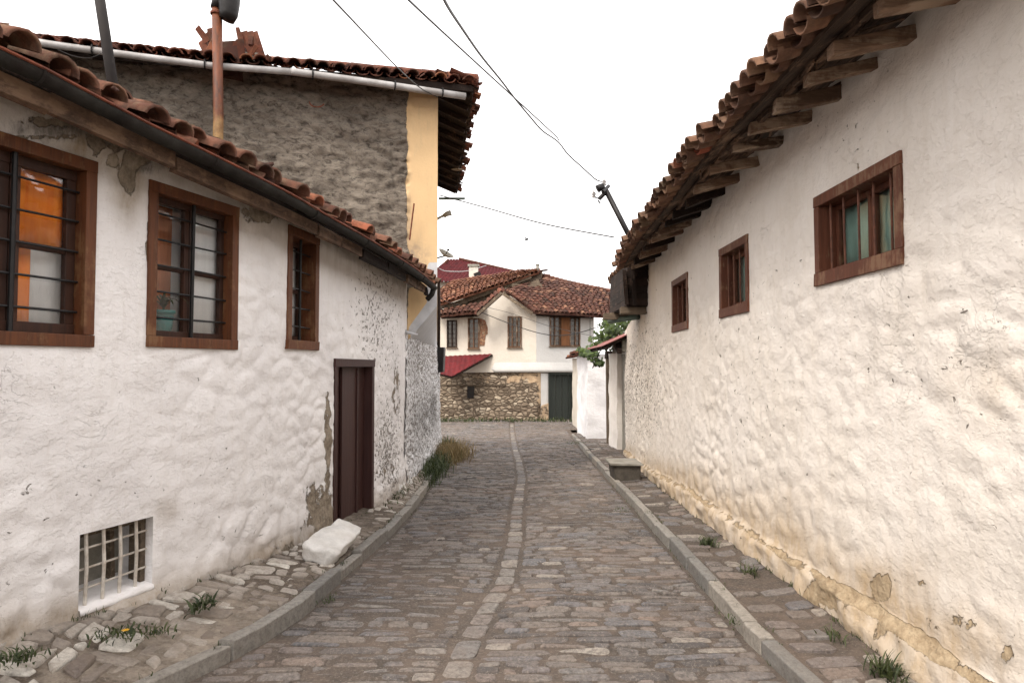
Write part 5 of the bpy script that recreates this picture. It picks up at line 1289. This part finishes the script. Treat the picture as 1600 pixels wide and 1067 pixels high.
for nm, f, cnt in (('ground_cover', 0, 240), ('ground_cover', 1, 260)):
    mb = MB()
    for k in range(cnt):
        y = U(2.2, 11.5)
        if f == 0: x = min(xwallL(y), interp(KL, y) - .1) + U(.0, .06) if R() < .6 else interp(KL, y) + U(-.12, .02)
        else: x = xwallR(y) - U(.02, .09) if R() < .6 else interp(KR, y) + U(-.02, .13)
        z = (vz(x, y) if f == 0 else pav_z(x, y)) if not (abs(x - (interp(KL, y) if f == 0 else interp(KR, y))) < .03) else zr(y)
        for q in range(random.randint(3, 8)): blade(mb, V((x + U(-.02, .02), y + U(-.02, .02), z - .005)), U(0, 6.28), U(.015, .055), U(.0012, .003), U(.3, 2), R(), 3)
    o = mb.build(nm, M['leaf_dk'] if f == 0 else M['leaf'], None); o['kind'] = 'stuff'; tag(o, 'tiny grass and moss tufts in the joints of the %s' % ('left verge' if f == 0 else 'right pavement'), 'grass')
# vine
vn = thing('grape_vine', 'green grape vine hanging over the garden wall and the tin canopy', 'vine', (2.3, 17, 2.0))
mb = MB()
def leafv(mb, c, r, nrm, tone):
    mb.tone = tone; n = V(nrm).normalized(); a = n.orthogonal().normalized(); a.rotate(Matrix.Rotation(U(0, 6.28), 3, n)); b = n.cross(a); vs = [V(c)]
    for k in range(10): t = 2 * math.pi * k / 10; rr = r * (1 if k % 2 == 0 else .68) * U(.9, 1.1); vs.append(V(c) + a * rr * math.cos(t) + b * rr * math.sin(t) - n * rr * .2)
    mb.add(vs, [(0, k + 1, (k + 1) % 10 + 1) for k in range(10)])
cl = [(P(945, 530, 17.5), .26, 150), (P(962, 520, 17.0), .30, 190), (P(985, 508, 16.5), .25, 130), (P(926, 552, 18.6), .18, 90), (P(934, 566, 18.6), .12, 60), (P(950, 505, 17.2), .16, 50), (P(912, 551, 19.0), .10, 40), (P(973, 535, 17.5), .22, 70), (P(905, 546, 19.2), .06, 12)]
for c, r, n in cl:
    for k in range(n):
        p = c + V((random.gauss(0, r * .55), random.gauss(0, r * .8), random.gauss(0, r * .5))); leafv(mb, p, U(.035, .075), (U(-1, .3), U(-1, -.2), U(-.1, 1)), R())
mb.build('leaves', M['leaf_vine'], vn)
mb = MB(); mb.tube([P(985, 520, 16.8), P(960, 528, 17.3), P(938, 548, 18.3), P(926, 575, 18.7)], .015, 6); mb.tube([P(960, 528, 17.3), P(950, 500, 17.2)], .01, 5); mb.build('stem', M['timber_dk'], vn)

# ================================================================== POLES, WIRES, LAMPS
def wire(label, pts, r=.006, m='iron', sub=6):
    Pp = [P(*a) for a in pts]; out = []
    for i in range(len(Pp) - 1):
        p0, p1, p2, p3 = Pp[max(i - 1, 0)], Pp[i], Pp[i + 1], Pp[min(i + 2, len(Pp) - 1)]
        for k in range(sub):
            t = k / sub; out.append(.5 * ((2 * p1) + (p2 - p0) * t + (2 * p0 - 5 * p1 + 4 * p2 - p3) * t * t + (3 * p1 - p0 - 3 * p2 + p3) * t ** 3))
    out.append(Pp[-1])
    if pts[0][1] < 0: out.insert(0, out[0] + (out[0] - out[1]).normalized() * 14)
    mb = MB(); mb.tube(out, r, 6)
    return tag(mb.build('overhead_wire', M[m], None, smooth=True), label, 'wire')
wire('thin wire running down to the ochre corner of the tall house', [(490, -30, 4.6), (525, 5, 5.2), (625, 110, 8.2), (660, 140, 9.6), (684, 152, 10.1)], .008)
wire('thin straight wire crossing the sky to join the thicker one', [(600, -40, 4), (640, 2, 4.8), (740, 95, 6.6), (860, 205, 9.2), (873, 219, 9.6)], .008)
wire('thick sagging wire from the top of the sky to the roof mast', [(680, -35, 3.6), (697, 6, 4.2), (722, 45, 5), (752, 88, 6.0), (782, 125, 7), (805, 155, 7.8), (830, 185, 8.6), (848, 205, 9.2), (872, 222, 9.9), (888, 242, 10.3), (910, 262, 10.6), (930, 280, 10.9), (940, 284, 11)], .010)
wire('faint wire from the tall house across to the right roof', [(686, 305, 16), (760, 325, 15), (850, 350, 13.5), (960, 371, 12.2)], .012)
wire('dark cable sagging across the front of the far stone house', [(752, 488, 28), (800, 507, 27.5), (845, 521, 27), (880, 524, 26), (915, 517, 24), (955, 503, 22)], .016)
wire('thin cable above the dark one on the far house front', [(752, 478, 28.2), (800, 490, 28), (860, 510, 27), (925, 525, 24)], .008)
wire('pale wire from the tall house corner to the chimney of the burgundy-roofed house', [(685, 419, 17), (700, 424, 20), (732, 423, 30), (760, 415, 40)], .014, 'pvc')
wire('dark wire crossing the left roof of the far house', [(686, 464, 25), (700, 472, 27), (722, 478, 28.5), (746, 487, 29.2)], .014)
wire('dark vertical wire down the right part of the far house', [(922, 495, 27), (922, 520, 27), (923, 556, 26)], .01)
wire('thin drooping wire under the white gutter pipe of the tall house', [(90, 78, 8.4), (115, 88, 8.3), (140, 91, 8.3), (162, 82, 8.5)], .004, 'steel_dk')
# mast on the right roof
ms = thing('roof_mast', 'leaning black electricity mast with insulators rising behind the right roof', 'mast', P(990, 382, 11))
a, b = P(992, 386, 11), P(947, 298, 11)
mb = MB(); mb.tube([a + (a - b) * .25, b], .045, 10); mb.build('pole', M['iron'], ms, smooth=True)
mb = MB(); mb.tube([P(947, 300, 11), P(936, 311, 11)], .035, 8); mb.tube([P(942, 300, 10.9), P(951, 291, 11.1)], .03, 8); mb.build('crossarm', M['iron'], ms)
mb = MB(); c = P(938, 294, 11); mb.tube([c + V((-.05, 0, -.02)), c + V((.0, 0, .01)), c + V((.06, 0, .035))], .065, 12, .05); mb.tube([P(934, 313, 11), P(938, 318, 11)], .012, 6); mb.build('bracket', M['iron'], ms, smooth=True)
for (x, y) in ((928, 305), (944, 286)):
    mb = MB(); c = P(x, y, 11)
    for k in range(4): mb.tube([c + V((0, 0, -.04 + k * .024)), c + V((0, 0, -.025 + k * .024))], .035 - .004 * (k % 2) * 2, 10)
    mb.tube([c + V((0, 0, .05)), c + V((-.02, 0, .1))], .008, 5); mb.build('insulator', M['pvc'], ms)
mb = MB(); mb.tube([P(928, 308, 11), P(936, 311, 11)], .01, 5); mb.build('pin', M['iron'], ms)
# leaning iron pole on the left roof
p0, p1 = P(179, 150, 6.4), P(149, -45, 6.4); mb = MB(); mb.tube([p0 + (p0 - p1).normalized() * .35, p0.lerp(p1, .5), p1], .048, 12); ip = mb.build('iron_pole', M['steel_dk'], None, smooth=True)
tag(ip, 'dark iron pole leaning above the left tiled roof', 'pole')
# street lamp and dish on the tall house corner
sl_ = thing('street_lamp', 'small grey street lamp on an arm beside the tall house corner', 'street lamp', P(684, 345, 15.8))
mb = MB(); mb.tube([P(680, 344, 15.8), P(689, 339, 15.8), P(696, 336, 15.8)], .03, 8); mb.build('arm', M['cement'], sl_)
mb = MB(); mb.tube([P(693, 338, 15.8), P(698, 334.5, 15.8), P(705, 332.5, 15.8)], .05, 10, .07); mb.build('lamp_head', M['cement'], sl_, smooth=True)
ds = thing('satellite_dish', 'small grey satellite dish on the far side of the tall house corner', 'satellite dish', P(684, 400, 16))
mb = MB(); c = P(695, 400, 16); ax = V((.5, -.3, .8)).normalized(); u_ = ax.orthogonal().normalized(); v_ = ax.cross(u_); vs = []
for i in range(5):
    r = .2 * i / 4
    for k in range(16): t = 2 * math.pi * k / 16; vs.append(c + (u_ * math.cos(t) + v_ * math.sin(t)) * r + ax * (r * r * 2))
mb.add(vs, [(i * 16 + k, i * 16 + (k + 1) % 16, i * 16 + 16 + (k + 1) % 16, i * 16 + 16 + k) for i in range(4) for k in range(16)]); mb.build('dish', M['cement'], ds, smooth=True, solid=.006)
mb = MB(); mb.tube([P(680, 404, 16), c], .018, 6); mb.tube([c, c + ax * .16], .01, 6); mb.tube([c + ax * .15, c + ax * .19], .03, 8); mb.build('bracket', M['iron'], ds)
# bird
bd = MB(); c = P(822, 375, 24)
bd.tube([c + V((-.05, 0, -.02)), c + V((0, 0, 0)), c + V((.09, 0, .0))], .022, 8, .008)
bd.add([c + V((-.02, 0, 0)), c + V((.05, .02, 0)), c + V((-.03, .1, .14)), c + V((-.06, .12, .2))], [(0, 1, 2, 3)]); bd.add([c + V((-.02, 0, 0)), c + V((.05, -.02, 0)), c + V((.1, -.12, .06)), c + V((.04, -.1, .05))], [(0, 1, 2, 3)])
tag(bd.build('bird', M['iron'], None, smooth=True, solid=.006), 'small dark bird flying in the white sky above the far roofs', 'bird')

# ================================================================== CAMERA, LIGHT
cam = bpy.data.cameras.new('camera'); co = bpy.data.objects.new('camera', cam); COL.objects.link(co)
co.location = (0, 0, CAMZ); co.rotation_euler = (math.pi / 2 + PITCH, 0, 0); cam.sensor_width = 36; cam.lens = 36 * FPX / 1600; cam.clip_end = 2000; cam.clip_start = .05
SC.camera = co
EL, AZ = math.radians(48), math.radians(215)   # azimuth clockwise from +Y
w = bpy.data.worlds.new('World'); SC.world = w; w.use_nodes = True; nt = w.node_tree; bg = nt.nodes['Background']
sky = nt.nodes.new('ShaderNodeTexSky'); sky.sky_type = 'NISHITA'; sky.sun_disc = False; sky.sun_elevation = EL; sky.sun_rotation = AZ; sky.air_density = 1; sky.dust_density = 4; sky.ozone_density = 1
mx = nt.nodes.new('ShaderNodeMix'); mx.data_type = 'RGBA'; mx.inputs[0].default_value = .82; nt.links.new(sky.outputs[0], mx.inputs[6]); mx.inputs[7].default_value = (8.4, 8.05, 7.75, 1)
nt.links.new(mx.outputs[2], bg.inputs[0]); bg.inputs[1].default_value = .14
sd = bpy.data.lights.new('sun', 'SUN'); sd.energy = 1.4; sd.angle = math.radians(16); sd.color = (1, .93, .84); so = bpy.data.objects.new('sun', sd); COL.objects.link(so)
dirv = V((math.sin(AZ) * math.cos(EL), math.cos(AZ) * math.cos(EL), math.sin(EL))); so.rotation_euler = dirv.to_track_quat('Z', 'Y').to_euler(); so.location = (0, -5, 20)
SC.view_settings.view_transform = 'Standard'; SC.view_settings.look = 'None'; SC.view_settings.exposure = 1.14; SC.view_settings.gamma = 1
SC.cycles.max_bounces = 5; SC.cycles.diffuse_bounces = 3; SC.cycles.glossy_bounces = 2; SC.cycles.transparent_max_bounces = 8; SC.cycles.adaptive_threshold = .02; SC.cycles.caustics_reflective = False; SC.cycles.caustics_refractive = False
